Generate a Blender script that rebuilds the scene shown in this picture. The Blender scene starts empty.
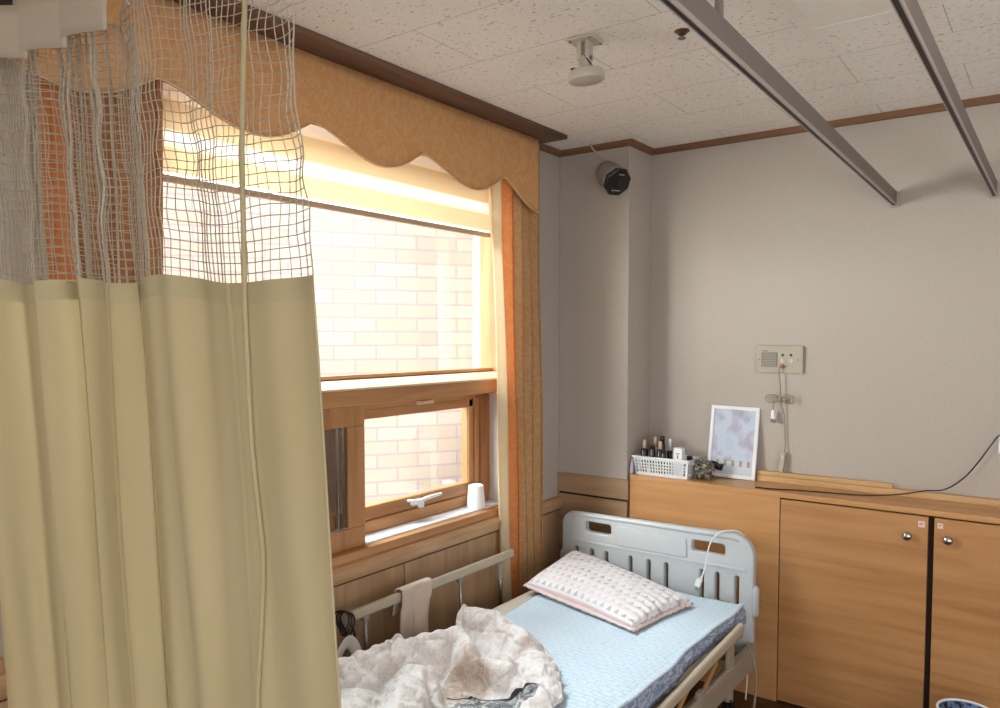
import bpy, bmesh, math, random
from mathutils import Vector, Matrix, noise
random.seed(7)
PI = math.pi
C = bpy.context.scene.collection
V = Vector

# ------------------------------------------------------------------ helpers
def srgb(r, g, b):
    def c(v):
        v /= 255.0
        return v / 12.92 if v <= 0.04045 else ((v + 0.055) / 1.055) ** 2.4
    return (c(r), c(g), c(b), 1.0)

def box(bm, x0, x1, y0, y1, z0, z1):
    vs = [bm.verts.new((x, y, z)) for z in (z0, z1) for y in (y0, y1) for x in (x0, x1)]
    for f in ((0, 2, 3, 1), (4, 5, 7, 6), (0, 1, 5, 4), (2, 6, 7, 3), (0, 4, 6, 2), (1, 3, 7, 5)):
        bm.faces.new([vs[i] for i in f])

def obox(bm, c, sx, sy, sz, M=None):
    """box of full size sx sy sz centred at c, rotated by matrix M"""
    M = M or Matrix.Identity(3)
    vs = []
    for z in (-.5, .5):
        for y in (-.5, .5):
            for x in (-.5, .5):
                vs.append(bm.verts.new(V(c) + M @ V((x * sx, y * sy, z * sz))))
    for f in ((0, 2, 3, 1), (4, 5, 7, 6), (0, 1, 5, 4), (2, 6, 7, 3), (0, 4, 6, 2), (1, 3, 7, 5)):
        bm.faces.new([vs[i] for i in f])

def smooth_path(pts, n=8):
    pts = [V(p) for p in pts]
    out = []
    for i in range(len(pts) - 1):
        p0 = pts[max(i - 1, 0)]; p1 = pts[i]; p2 = pts[i + 1]; p3 = pts[min(i + 2, len(pts) - 1)]
        for k in range(n):
            t = k / n
            out.append(0.5 * ((2 * p1) + (-p0 + p2) * t + (2 * p0 - 5 * p1 + 4 * p2 - p3) * t * t + (-p0 + 3 * p1 - 3 * p2 + p3) * t ** 3))
    out.append(pts[-1])
    return out

def tube(bm, pts, r, seg=8, cap=True, closed=False):
    pts = [V(p) for p in pts]
    rings = []
    up = V((0, 0, 1))
    n = len(pts)
    prev = None
    for i, p in enumerate(pts):
        if closed:
            t = pts[(i + 1) % n] - pts[i - 1]
        else:
            t = pts[min(i + 1, n - 1)] - pts[max(i - 1, 0)]
        t.normalize()
        if prev is None:
            a = up.cross(t)
            if a.length < 1e-3:
                a = V((1, 0, 0)).cross(t)
        else:
            a = prev - t * prev.dot(t)
            if a.length < 1e-4:
                a = up.cross(t)
        a.normalize(); prev = a.copy()
        b = t.cross(a)
        rr = r(i / (n - 1)) if callable(r) else r
        rings.append([bm.verts.new(p + (a * math.cos(2 * PI * k / seg) + b * math.sin(2 * PI * k / seg)) * rr) for k in range(seg)])
    m = n if closed else n - 1
    for i in range(m):
        A = rings[i]; B = rings[(i + 1) % n]
        for k in range(seg):
            bm.faces.new((A[k], A[(k + 1) % seg], B[(k + 1) % seg], B[k]))
    if cap and not closed:
        bm.faces.new(rings[0][::-1]); bm.faces.new(rings[-1])

def lathe(bm, prof, c=(0, 0, 0), M=None, seg=24, cap0=True, cap1=True):
    """prof: list of (r, h); axis local z"""
    M = M or Matrix.Identity(3)
    c = V(c)
    rings = []
    for r, h in prof:
        rings.append([bm.verts.new(c + M @ V((r * math.cos(2 * PI * k / seg), r * math.sin(2 * PI * k / seg), h))) for k in range(seg)])
    for i in range(len(prof) - 1):
        for k in range(seg):
            bm.faces.new((rings[i][k], rings[i][(k + 1) % seg], rings[i + 1][(k + 1) % seg], rings[i + 1][k]))
    if cap0: bm.faces.new(rings[0][::-1])
    if cap1: bm.faces.new(rings[-1])

def sheet(bm, f, nu, nv):
    g = [[bm.verts.new(f(i / nu, j / nv)) for j in range(nv + 1)] for i in range(nu + 1)]
    for i in range(nu):
        for j in range(nv):
            bm.faces.new((g[i][j], g[i + 1][j], g[i + 1][j + 1], g[i][j + 1]))

def prism(bm, poly, axis, a0, a1):
    """poly of 2-tuples extruded along axis ('x','y','z')"""
    def mk(p, a):
        if axis == 'x': return (a, p[0], p[1])
        if axis == 'y': return (p[0], a, p[1])
        return (p[0], p[1], a)
    A = [bm.verts.new(mk(p, a0)) for p in poly]
    B = [bm.verts.new(mk(p, a1)) for p in poly]
    n = len(poly)
    bm.faces.new(A[::-1]); bm.faces.new(B)
    for i in range(n):
        bm.faces.new((A[i], A[(i + 1) % n], B[(i + 1) % n], B[i]))

def rrect(x0, x1, z0, z1, r, n=6):
    out = []
    for cx, cz, a in ((x1 - r, z1 - r, 0), (x0 + r, z1 - r, PI / 2), (x0 + r, z0 + r, PI), (x1 - r, z0 + r, 3 * PI / 2)):
        for k in range(n + 1):
            t = a + PI / 2 * k / n
            out.append((cx + r * math.cos(t), cz + r * math.sin(t)))
    return out

def obj(name, bm, m, parent=None, smooth=False, bevel=0, seg=2, mods=None):
    bmesh.ops.recalc_face_normals(bm, faces=bm.faces)
    if parent is not None:
        off = V((0, 0, 0)); q = parent
        while q is not None:
            off += q.location; q = q.parent
        bmesh.ops.translate(bm, verts=bm.verts, vec=-off)
    me = bpy.data.meshes.new(name)
    bm.to_mesh(me); bm.free()
    if smooth:
        for p in me.polygons: p.use_smooth = True
    o = bpy.data.objects.new(name, me)
    C.objects.link(o)
    if m: me.materials.append(m)
    if parent is not None: o.parent = parent
    if bevel:
        b = o.modifiers.new('bevel', 'BEVEL'); b.width = bevel; b.segments = seg; b.limit_method = 'ANGLE'
        for p in me.polygons: p.use_smooth = True
        w = o.modifiers.new('wn', 'WEIGHTED_NORMAL')
    return o

def tag(o, label, cat, group=None, kind=None):
    o['label'] = label; o['category'] = cat
    if group: o['group'] = group
    if kind: o['kind'] = kind
    return o

def thing(name, label, cat, loc=(0, 0, 0), group=None):
    o = bpy.data.objects.new(name, None); C.objects.link(o)
    o.location = loc; o.empty_display_size = .05
    return tag(o, label, cat, group)

def struct(name, bm, m, **k):
    o = obj(name, bm, m, **k); o['kind'] = 'structure'; return o

def plate(name, outer, holes, y0, y1, m, parent, bevel=.004):
    """flat plate in the xz plane with holes, from depth y0 to y1, via a filled 2D curve"""
    cu = bpy.data.curves.new(name, 'CURVE'); cu.dimensions = '2D'; cu.fill_mode = 'BOTH'
    cu.extrude = (y1 - y0) / 2 - bevel; cu.bevel_depth = bevel; cu.bevel_resolution = 3; cu.offset = -bevel
    for poly in [outer] + holes:
        sp = cu.splines.new('POLY'); sp.points.add(len(poly) - 1)
        for p, q in zip(sp.points, poly): p.co = (q[0], q[1], 0, 1)
        sp.use_cyclic_u = True
    t = bpy.data.objects.new('tmp', cu); C.objects.link(t)
    dg = bpy.context.evaluated_depsgraph_get(); dg.update()
    me = bpy.data.meshes.new_from_object(t.evaluated_get(dg), depsgraph=dg)
    bpy.data.objects.remove(t)
    bm = bmesh.new(); bm.from_mesh(me); bpy.data.meshes.remove(me)
    ym = (y0 + y1) / 2
    for v in bm.verts: v.co = V((v.co.x, ym - v.co.z, v.co.y))
    bmesh.ops.remove_doubles(bm, verts=bm.verts, dist=1e-5)
    o = obj(name, bm, m, parent)
    for p in o.data.polygons: p.use_smooth = True
    o.modifiers.new('es', 'EDGE_SPLIT').split_angle = math.radians(40)
    return o

# ------------------------------------------------------------------ materials
class NT:
    def __init__(s, name):
        s.m = bpy.data.materials.new(name); s.m.use_nodes = True
        s.t = s.m.node_tree; s.t.nodes.clear()
        s.out = s.n('ShaderNodeOutputMaterial')
        s.tc = None
    def n(s, typ, ins=None, **kw):
        nd = s.t.nodes.new(typ)
        for k, v in kw.items(): setattr(nd, k, v)
        if ins:
            for k, v in ins.items():
                sock = nd.inputs[k]
                if isinstance(v, bpy.types.NodeSocket): s.t.links.new(v, sock)
                else: sock.default_value = v
        return nd
    def coord(s, kind='Object', scale=(1, 1, 1), rot=(0, 0, 0), loc=(0, 0, 0)):
        tc = s.n('ShaderNodeTexCoord')
        return s.n('ShaderNodeMapping', {'Vector': tc.outputs[kind], 'Scale': scale, 'Rotation': rot, 'Location': loc}).outputs[0]
    def geo(s, scale=(1, 1, 1), rot=(0, 0, 0), loc=(0, 0, 0)):
        g = s.n('ShaderNodeNewGeometry')
        return s.n('ShaderNodeMapping', {'Vector': g.outputs['Position'], 'Scale': scale, 'Rotation': rot, 'Location': loc}).outputs[0]
    def noise(s, vec, scale, detail=3, rough=.55, dist=0.):
        return s.n('ShaderNodeTexNoise', {'Vector': vec, 'Scale': scale, 'Detail': detail, 'Roughness': rough, 'Distortion': dist}).outputs[0]
    def ramp(s, fac, stops, interp='LINEAR'):
        r = s.n('ShaderNodeValToRGB', {'Fac': fac}); cr = r.color_ramp; cr.interpolation = interp
        while len(cr.elements) > 1: cr.elements.remove(cr.elements[-1])
        cr.elements[0].position = stops[0][0]; cr.elements[0].color = stops[0][1]
        for p, c in stops[1:]:
            e = cr.elements.new(p); e.color = c
        return r.outputs[0]
    def mix(s, fac, a, b, bt='MIX'):
        m = s.n('ShaderNodeMix', data_type='RGBA', blend_type=bt)
        for i, v in ((0, fac), (6, a), (7, b)):
            if isinstance(v, bpy.types.NodeSocket): s.t.links.new(v, m.inputs[i])
            else: m.inputs[i].default_value = v
        return m.outputs[2]
    def math(s, op, a, b=0., c=None):
        m = s.n('ShaderNodeMath', operation=op)
        for i, v in enumerate((a, b, c)):
            if v is None: continue
            if isinstance(v, bpy.types.NodeSocket): s.t.links.new(v, m.inputs[i])
            else: m.inputs[i].default_value = v
        return m.outputs[0]
    def sep(s, vec):
        return s.n('ShaderNodeSeparateXYZ', {0: vec}).outputs
    def bump(s, h, strength=.3, dist=.002, normal=None):
        d = {'Height': h, 'Strength': strength, 'Distance': dist}
        if normal: d['Normal'] = normal
        return s.n('ShaderNodeBump', d).outputs[0]
    def bsdf(s, col, rough=.6, metal=0, normal=None, spec=.5, trans=0., sheen=0.):
        d = {'Base Color': col, 'Roughness': rough, 'Metallic': metal, 'Specular IOR Level': spec}
        if normal: d['Normal'] = normal
        if sheen: d['Sheen Weight'] = sheen
        b = s.n('ShaderNodeBsdfPrincipled', d).outputs[0]
        if trans:
            td = {'Color': col}
            if normal: td['Normal'] = normal
            t = s.n('ShaderNodeBsdfTranslucent', td).outputs[0]
            b = s.n('ShaderNodeMixShader', {0: trans, 1: b, 2: t}).outputs[0]
        s.t.links.new(b, s.out.inputs[0])
        return s.m

def plain(name, col, rough=.5, metal=0, bumps=None, trans=0, spec=.5, var=.06):
    s = NT(name); v = s.geo()
    n = s.noise(v, 35, 3)
    c = s.mix(n, tuple(max(0, x * (1 - var)) for x in col[:3]) + (1,), tuple(min(1, x * (1 + var)) for x in col[:3]) + (1,))
    nm = None
    if bumps: nm = s.bump(s.noise(v, bumps[0], 3), bumps[1], .001)
    return s.bsdf(c, rough, metal, nm, spec, trans)

def wood(name, dark, mid, light, axis='x', scale=1., rough=.45, fine=1., contrast=1.):
    s = NT(name)
    st = {'x': (1.2, 14, 14), 'y': (14, 1.2, 14), 'z': (14, 14, 1.2)}[axis]
    v = s.geo(scale=tuple(a * scale for a in st))
    a = s.noise(v, 1.6, 5, .6, .6)
    v2 = s.geo(scale=tuple((a_ * 8 if a_ > 2 else a_ * 2.5) * scale for a_ in st))
    b = s.noise(v2, 1.5, 3, .6)
    c = s.ramp(a, [(.3, dark), (.5, mid), (.7, light)])
    c = s.mix(s.math('MULTIPLY', b, .35 * contrast), c, dark)
    nm = s.bump(b, .12, .001)
    return s.bsdf(c, rough, 0, nm, .4)

M = {}
# wallpaper
s = NT('wallpaper'); v = s.geo()
a = s.noise(v, 90, 3, .6); b = s.noise(v, 3, 2)
w = s.noise(s.geo(scale=(260, 260, 40)), 1, 2)
c = s.mix(a, srgb(174, 167, 159), srgb(190, 183, 175)); c = s.mix(s.math('MULTIPLY', b, .25), c, srgb(176, 164, 154))
M['wallpaper'] = s.bsdf(c, .85, 0, s.bump(s.math('ADD', a, w), .35, .0012), .2)
# ceiling tiles
s = NT('ceiling_tile')
br = s.n('ShaderNodeTexBrick', {'Vector': s.geo(loc=(.515, -2.305 + .315 * 8, 0)), 'Color1': (1, 1, 1, 1), 'Color2': (.94, .94, .94, 1), 'Mortar': (0, 0, 0, 1), 'Scale': 1., 'Mortar Size': .0014, 'Mortar Smooth': .3, 'Bias': 0., 'Brick Width': .63, 'Row Height': .315}, offset=.5, offset_frequency=2)
v1 = s.geo(scale=(42, 90, 1), rot=(0, 0, .1))
n1 = s.noise(v1, 1.3, 2, .5, .4)
sp = s.ramp(n1, [(.0, (1, 1, 1, 1)), (.33, (1, 1, 1, 1)), (.36, (0, 0, 0, 1))])
vo = s.n('ShaderNodeTexVoronoi', {'Vector': s.geo(scale=(55, 120, 1)), 'Scale': 1.4, 'Randomness': 1.}).outputs[0]
sp2 = s.ramp(vo, [(0, (1, 1, 1, 1)), (.13, (1, 1, 1, 1)), (.17, (0, 0, 0, 1))])
gate = s.ramp(s.noise(s.geo(), 14, 2), [(.48, (0, 0, 0, 1)), (.54, (1, 1, 1, 1))])
spk = s.math('MAXIMUM', sp, s.math('MULTIPLY', sp2, gate))
base = s.mix(s.noise(s.geo(), 60, 2), srgb(232, 227, 220), srgb(242, 238, 232))
c = s.mix(s.math('MULTIPLY', spk, .6), base, srgb(140, 118, 104))
c = s.mix(s.math('MULTIPLY', br.outputs['Fac'], .6), c, srgb(110, 94, 86))
M['ceiling'] = s.bsdf(c, .95, 0, s.bump(s.math('ADD', spk, br.outputs['Fac']), -.25, .002), .1)
# floor
M['floor'] = wood('floor_vinyl', srgb(58, 36, 24), srgb(84, 54, 36), srgb(104, 70, 48), 'y', .6, .4)
M['cabinet'] = wood('cabinet_veneer', srgb(180, 130, 82), srgb(197, 148, 98), srgb(207, 160, 110), 'x', .55, .32, contrast=.6)
M['cabinet_door'] = wood('cabinet_door_veneer', srgb(166, 117, 72), srgb(186, 137, 90), srgb(198, 150, 102), 'x', .7, .36, contrast=.8)
M['panel'] = wood('wall_panel_wood', srgb(160, 128, 98), srgb(180, 148, 116), srgb(194, 164, 132), 'z', .7, .45, contrast=.7)
M['panel_h'] = wood('pillar_panel_wood', srgb(146, 116, 88), srgb(168, 138, 108), srgb(184, 154, 124), 'x', .7, .45, contrast=.7)
M['sill'] = wood('sill_wood', srgb(168, 130, 94), srgb(192, 156, 118), srgb(208, 174, 138), 'y', .7, .4, contrast=.5)
M['frame'] = wood('window_frame_wood', srgb(162, 116, 76), srgb(188, 138, 92), srgb(204, 156, 110), 'y', .8, .38, contrast=.7)
M['frame_v'] = wood('window_frame_wood_upright', srgb(162, 116, 76), srgb(188, 138, 92), srgb(204, 156, 110), 'z', .8, .38, contrast=.7)
M['pale'] = wood('pale_trim_wood', srgb(220, 190, 156), srgb(232, 206, 176), srgb(240, 218, 192), 'y', .7, .4, contrast=.3)
M['cornice'] = wood('cornice_wood', srgb(92, 66, 52), srgb(114, 84, 68), srgb(128, 98, 80), 'y', .8, .5)
M['moulding'] = wood('ceiling_moulding_wood', srgb(110, 76, 54), srgb(130, 94, 68), srgb(146, 108, 80), 'x', .8, .5)
M['strip'] = wood('strip_wood', srgb(186, 146, 100), srgb(208, 170, 124), srgb(222, 188, 144), 'x', .8, .5, contrast=.5)
M['plaster'] = plain('outer_plaster', srgb(200, 195, 188), .9)
M['white'] = plain('white_plastic', srgb(232, 236, 240), .35)
M['ledge'] = plain('white_ledge', srgb(222, 222, 222), .35)
M['black'] = plain('black_plastic', srgb(22, 20, 22), .35)
M['dark'] = plain('dark_gap', srgb(40, 26, 18), .8)
M['chrome'] = plain('chrome', srgb(190, 188, 184), .18, 1)
M['steel'] = plain('steel', srgb(170, 170, 168), .35, 1)
M['rail_grey'] = plain('rail_aluminium', srgb(124, 117, 111), .5, .25)
M['rail_black'] = plain('rail_slot', srgb(20, 17, 18), .5)
M['rail_lip'] = plain('rail_lip', srgb(176, 166, 160), .4, .3)
M['abs'] = plain('headboard_plastic', srgb(192, 199, 203), .32, bumps=(160, .05), var=.03)
M['abs_dark'] = plain('headboard_recess_plastic', srgb(168, 178, 178), .35, var=.03)
M['bedframe'] = plain('bed_frame_paint', srgb(158, 148, 132), .45)
M['rail_paint'] = plain('bed_rail_paint', srgb(182, 172, 152), .4, var=.04)
M['mattress'] = plain('mattress_cover', srgb(196, 186, 172), .8, bumps=(120, .2))
M['switch'] = plain('switch_plate', srgb(168, 162, 146), .5, var=.03)
M['switch_dark'] = plain('speaker_grille', srgb(118, 112, 106), .6)
M['cord'] = plain('cord_beige', srgb(146, 134, 116), .5)
M['whitecord'] = plain('cord_white', srgb(232, 236, 240), .4)
M['lampwhite'] = plain('lamp_casing', srgb(196, 188, 178), .45, var=.03)
M['camgrey'] = plain('camera_casing', srgb(140, 134, 130), .45)
M['lampglass'] = plain('diffuser', srgb(232, 228, 220), .5)
M['tan'] = plain('tan_strap', srgb(176, 128, 86), .5)
M['cap_tan'] = plain('tan_cap', srgb(206, 180, 156), .35)
M['bottle_black'] = plain('bottle_black', srgb(28, 24, 28), .2)
M['towel'] = plain('towel_cloth', srgb(204, 186, 172), .95, bumps=(400, .6))
M['bag'] = plain('thin_white_plastic', srgb(244, 244, 246), .3, bumps=(40, .8), trans=.2)
M['pink'] = plain('pink_piping', srgb(226, 206, 204), .8)
# duvet floral
def floral(name, base1, base2, tint1, tint2, sc=16, bsc=1., masks=False):
    s = NT(name); v = s.geo()
    c = s.mix(s.noise(v, 9, 3), base1, base2)
    vo = s.n('ShaderNodeTexVoronoi', {'Vector': v, 'Scale': sc, 'Randomness': .9})
    fl = s.ramp(s.math('ADD', vo.outputs[0], s.math('MULTIPLY', s.noise(v, 45, 3), .5)), [(.42, (1, 1, 1, 1)), (.52, (0, 0, 0, 1))])
    c = s.mix(s.math('MULTIPLY', fl, .55), c, tint1)
    n2 = s.ramp(s.noise(v, 26, 4, .6, 1.2), [(.50, (0, 0, 0, 1)), (.54, (1, 1, 1, 1)), (.58, (0, 0, 0, 1))])
    c = s.mix(s.math('MULTIPLY', n2, .55), c, tint2)
    if masks:
        wob = s.n('ShaderNodeVectorMath', {0: v, 1: s.n('ShaderNodeVectorMath', {0: s.n('ShaderNodeTexNoise', {'Vector': v, 'Scale': 14.}).outputs[1], 'Scale': .03}, operation='SCALE').outputs[0]}, operation='ADD').outputs[0]
        X, Y, Z = s.sep(wob)
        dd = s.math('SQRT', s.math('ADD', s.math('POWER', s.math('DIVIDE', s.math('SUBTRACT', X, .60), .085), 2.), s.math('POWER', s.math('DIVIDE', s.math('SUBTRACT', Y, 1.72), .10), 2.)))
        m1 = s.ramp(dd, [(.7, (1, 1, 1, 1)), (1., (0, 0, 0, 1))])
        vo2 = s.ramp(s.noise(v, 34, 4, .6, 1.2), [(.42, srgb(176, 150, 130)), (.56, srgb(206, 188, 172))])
        c = s.mix(s.math('MULTIPLY', m1, .75), c, vo2)  # brown turned-side print, also carrying the shade of the hollow
        # upturned reverse print: wedge bounded by a straight crease line
        line = s.math('SUBTRACT', s.math('SUBTRACT', s.math('ADD', 1.785, s.math('MULTIPLY', s.math('SUBTRACT', X, .76), .62)), Y), 0.)
        m2 = s.math('MULTIPLY', s.math('GREATER_THAN', line, 0.), s.math('MULTIPLY', s.math('GREATER_THAN', X, .64), s.math('LESS_THAN', X, .815)))
        m2 = s.math('MULTIPLY', m2, s.math('GREATER_THAN', Y, 1.50))
        vo3 = s.ramp(s.noise(v, 40, 4, .65, 1.4), [(.36, srgb(84, 84, 82)), (.5, srgb(136, 142, 148)), (.6, srgb(206, 206, 200))])
        c = s.mix(m2, c, vo3)
        edge = s.math('MULTIPLY', s.math('LESS_THAN', s.math('ABSOLUTE', line), .0045), s.math('MULTIPLY', s.math('GREATER_THAN', X, .58), s.math('LESS_THAN', X, .80)))
        c = s.mix(edge, c, srgb(58, 50, 44))  # dark shade of the crease painted along that line
    w1 = s.noise(s.geo(), 22, 4, .55, 1.6); w2 = s.noise(v, 70, 3, .6, .8)
    nm = s.bump(w1, .6 * bsc, .010); nm = s.bump(w2, .3 * bsc, .003, nm)
    q_ = s.n('ShaderNodeTexVoronoi', {'Vector': s.n('ShaderNodeVectorMath', {0: v, 1: s.n('ShaderNodeVectorMath', {0: s.n('ShaderNodeTexNoise', {'Vector': v, 'Scale': 9.}).outputs[1], 'Scale': .05}, operation='SCALE').outputs[0]}, operation='ADD').outputs[0], 'Scale': 11.}, feature='DISTANCE_TO_EDGE').outputs[0]
    nm = s.bump(s.ramp(q_, [(0, (0, 0, 0, 1)), (.12, (.7, .7, .7, 1)), (.4, (1, 1, 1, 1))]), .55 * bsc, .012, nm)
    return s.bsdf(c, .9, 0, nm, .15, .08, .3)
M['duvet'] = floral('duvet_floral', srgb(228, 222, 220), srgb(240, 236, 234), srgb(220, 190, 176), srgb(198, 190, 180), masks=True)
M['duvet_back'] = floral('duvet_back_print', srgb(128, 132, 134), srgb(158, 160, 158), srgb(84, 84, 80), srgb(206, 206, 200), 22)
M['duvet_brown'] = floral('duvet_inner_print', srgb(188, 170, 152), srgb(206, 190, 174), srgb(170, 140, 118), srgb(226, 216, 206), 20)
# quilted pad
s = NT('quilted_pad'); v = s.geo(rot=(0, 0, .05))
br = s.n('ShaderNodeTexBrick', {'Vector': s.n('ShaderNodeVectorMath', {0: v, 1: s.n('ShaderNodeVectorMath', {0: s.n('ShaderNodeTexNoise', {'Vector': v, 'Scale': 14.}).outputs[1], 'Scale': .035}, operation='SCALE').outputs[0]}, operation='ADD').outputs[0],
    'Color1': (1, 1, 1, 1), 'Color2': (.9, .9, .9, 1), 'Mortar': (0, 0, 0, 1), 'Scale': 1., 'Mortar Size': .0035, 'Mortar Smooth': 1., 'Brick Width': .042, 'Row Height': .021}, offset=.5)
c = s.mix(s.noise(v, 8, 3), srgb(200, 220, 234), srgb(214, 230, 240))
c = s.mix(s.math('MULTIPLY', br.outputs['Fac'], .28), c, srgb(150, 176, 200))
nm = s.bump(s.math('SUBTRACT', s.math('MULTIPLY', s.noise(v, 60, 3), .5), br.outputs['Fac']), .7, .003)
M['pad'] = s.bsdf(c, .8, 0, nm, .2)
s = NT('pad_side_print'); v = s.geo(scale=(1, 1, 3))
c = s.ramp(s.noise(v, 30, 4, .6, 1.), [(.35, srgb(112, 122, 150)), (.5, srgb(146, 160, 188)), (.62, srgb(190, 202, 220))])
M['pad_side'] = s.bsdf(c, .85, 0, s.bump(s.noise(v, 24, 3), .6, .006), .2)
# pillow : rows of little triangles
s = NT('pillow_print'); uvn = s.n('ShaderNodeUVMap').outputs[0]
X, Y, Z = s.sep(uvn)
rows = s.math('MULTIPLY', Y, 9.); rf = s.math('FRACT', rows); ri = s.math('FLOOR', rows)
cols = s.math('MULTIPLY', X, 16.); cols = s.math('ADD', cols, s.math('MULTIPLY', ri, .37)); cf = s.math('FRACT', cols)
tri = s.math('LESS_THAN', s.math('MULTIPLY', s.math('ABSOLUTE', s.math('SUBTRACT', cf, .5)), 2.), s.math('SUBTRACT', .86, rf))
on = s.math('GREATER_THAN', rf, .22)
pat = s.math('MULTIPLY', tri, on)
rc = s.ramp(s.math('FRACT', s.math('MULTIPLY', ri, .3713)), [(0, srgb(178, 172, 168)), (.25, srgb(220, 198, 200)), (.45, srgb(170, 166, 176)), (.65, srgb(196, 182, 160)), (.85, srgb(214, 206, 200))], 'CONSTANT')
base = s.mix(s.noise(s.geo(), 12, 2), srgb(224, 222, 226), srgb(234, 233, 236))
stripe = s.math('LESS_THAN', rf, .10)
base = s.mix(s.math('MULTIPLY', stripe, .6), base, srgb(224, 190, 190))
c = s.mix(s.math('MULTIPLY', pat, s.ramp(s.noise(s.geo(), 16, 3), [(.35, (.3, .3, .3, 1)), (.6, (.9, .9, .9, 1))])), base, rc)
nm = s.bump(s.noise(s.geo(), 42, 3, .5, .8), .7, .006)
M['pillow'] = s.bsdf(c, .85, 0, nm, .2)
# damask drapery
def damask(name, c1, c2, trans, sc=7., hl=None):
    s = NT(name); v = s.geo()
    n = s.noise(v, sc * 2.2, 2, .5, 2.4)
    f = s.ramp(n, [(.46, (0, 0, 0, 1)), (.50, (1, 1, 1, 1)), (.56, (1, 1, 1, 1)), (.60, (0, 0, 0, 1))])
    c = s.mix(s.math('MULTIPLY', f, .4), c1, c2)
    return s.bsdf(c, .75, 0, s.bump(s.noise(v, 260, 2), .15, .001), .25, trans)
M['valance'] = damask('valance_damask', srgb(216, 164, 112), srgb(230, 188, 138), .10, 5)
M['drape'] = damask('drape_damask', srgb(192, 150, 106), srgb(208, 174, 128), .14, 6)
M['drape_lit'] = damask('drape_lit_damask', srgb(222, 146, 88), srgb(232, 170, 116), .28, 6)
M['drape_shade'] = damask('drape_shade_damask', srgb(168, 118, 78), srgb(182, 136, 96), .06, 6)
M['drape_lining'] = plain('drape_lining_cloth', srgb(236, 222, 188), .8, trans=.4, bumps=(200, .2))
# zebra blind fabric
s = NT('blind_fabric'); x, y, z = s.sep(s.geo())
ph = s.math('FRACT', s.math('DIVIDE', s.math('SUBTRACT', z, 1.955), .128))
c = s.ramp(ph, [(0, srgb(214, 184, 140)), (.58, srgb(240, 222, 184)), (.66, srgb(255, 252, 246)), (.92, srgb(240, 222, 184)), (.97, srgb(214, 184, 140))], 'CONSTANT')
b1 = s.n('ShaderNodeBsdfDiffuse', {'Color': c}).outputs[0]
b2 = s.n('ShaderNodeBsdfTranslucent', {'Color': c}).outputs[0]
mx = s.n('ShaderNodeMixShader', {0: .46, 1: b1, 2: b2}).outputs[0]
tr = s.n('ShaderNodeBsdfTransparent').outputs[0]
tf = s.ramp(ph, [(0, (.02, .02, .02, 1)), (.66, (.45, .45, .45, 1)), (.92, (.02, .02, .02, 1))], 'CONSTANT')
mx = s.n('ShaderNodeMixShader', {0: tf, 1: mx, 2: tr}).outputs[0]
s.t.links.new(mx, s.out.inputs[0]); M['blind'] = s.m
M['sleeve'] = plain('white_voile', srgb(250, 248, 244), .8, trans=.8)
M['bar'] = plain('blind_bar', srgb(196, 168, 138), .5)
# privacy curtain
s = NT('curtain_cloth'); v = s.geo(scale=(1, 1, .15))
c = s.mix(s.noise(v, 16, 3), srgb(202, 188, 148), srgb(211, 198, 160))
M['curtain'] = s.bsdf(c, .85, 0, s.bump(s.noise(s.geo(scale=(1, 1, .3)), 300, 2), .2, .001), .2, .30)
M['net'] = plain('curtain_net', srgb(206, 196, 178), .8, trans=.25)
M['header'] = plain('curtain_header_cloth', srgb(200, 188, 168), .85, trans=.25, bumps=(300, .2))
M['seam'] = plain('curtain_seam_cloth', srgb(200, 188, 150), .85, trans=.2)
# outside bricks
s = NT('outer_brick'); tc = s.coord('Object')
X, Y, Z = s.sep(tc)
cv = s.n('ShaderNodeCombineXYZ', {0: X, 1: Z, 2: 0.}).outputs[0]
br = s.n('ShaderNodeTexBrick', {'Vector': cv, 'Color1': srgb(246, 236, 222), 'Color2': srgb(240, 222, 206), 'Mortar': srgb(228, 204, 208), 'Scale': 1., 'Mortar Size': .006, 'Mortar Smooth': .2, 'Brick Width': .235, 'Row Height': .077}, offset=.5)
M['brick'] = s.bsdf(br.outputs['Color'], .9, 0, None, .1)
M['brick_pale'] = plain('outer_wall_render', srgb(240, 238, 234), .9)
# glass
s = NT('glass'); fr = s.n('ShaderNodeFresnel', {'IOR': 1.35}).outputs[0]
g = s.n('ShaderNodeBsdfGlossy', {'Roughness': .02, 'Color': (1, 1, 1, 1)}).outputs[0]
t = s.n('ShaderNodeBsdfTransparent', {'Color': (.97, .985, .98, 1)}).outputs[0]
mx = s.n('ShaderNodeMixShader', {0: s.math('MULTIPLY', fr, .2), 1: t, 2: g}).outputs[0]
s.t.links.new(mx, s.out.inputs[0]); M['glass'] = s.m
s = NT('smoked_glass')  # brown pane colour stands in for dark reflections and the sash behind
g = s.n('ShaderNodeBsdfPrincipled', {'Base Color': srgb(88, 70, 56), 'Roughness': .12}).outputs[0]
t = s.n('ShaderNodeBsdfTransparent', {'Color': (.6, .55, .5, 1)}).outputs[0]
mx = s.n('ShaderNodeMixShader', {0: .35, 1: g, 2: t}).outputs[0]
s.t.links.new(mx, s.out.inputs[0]); M['screen'] = s.m
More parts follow.
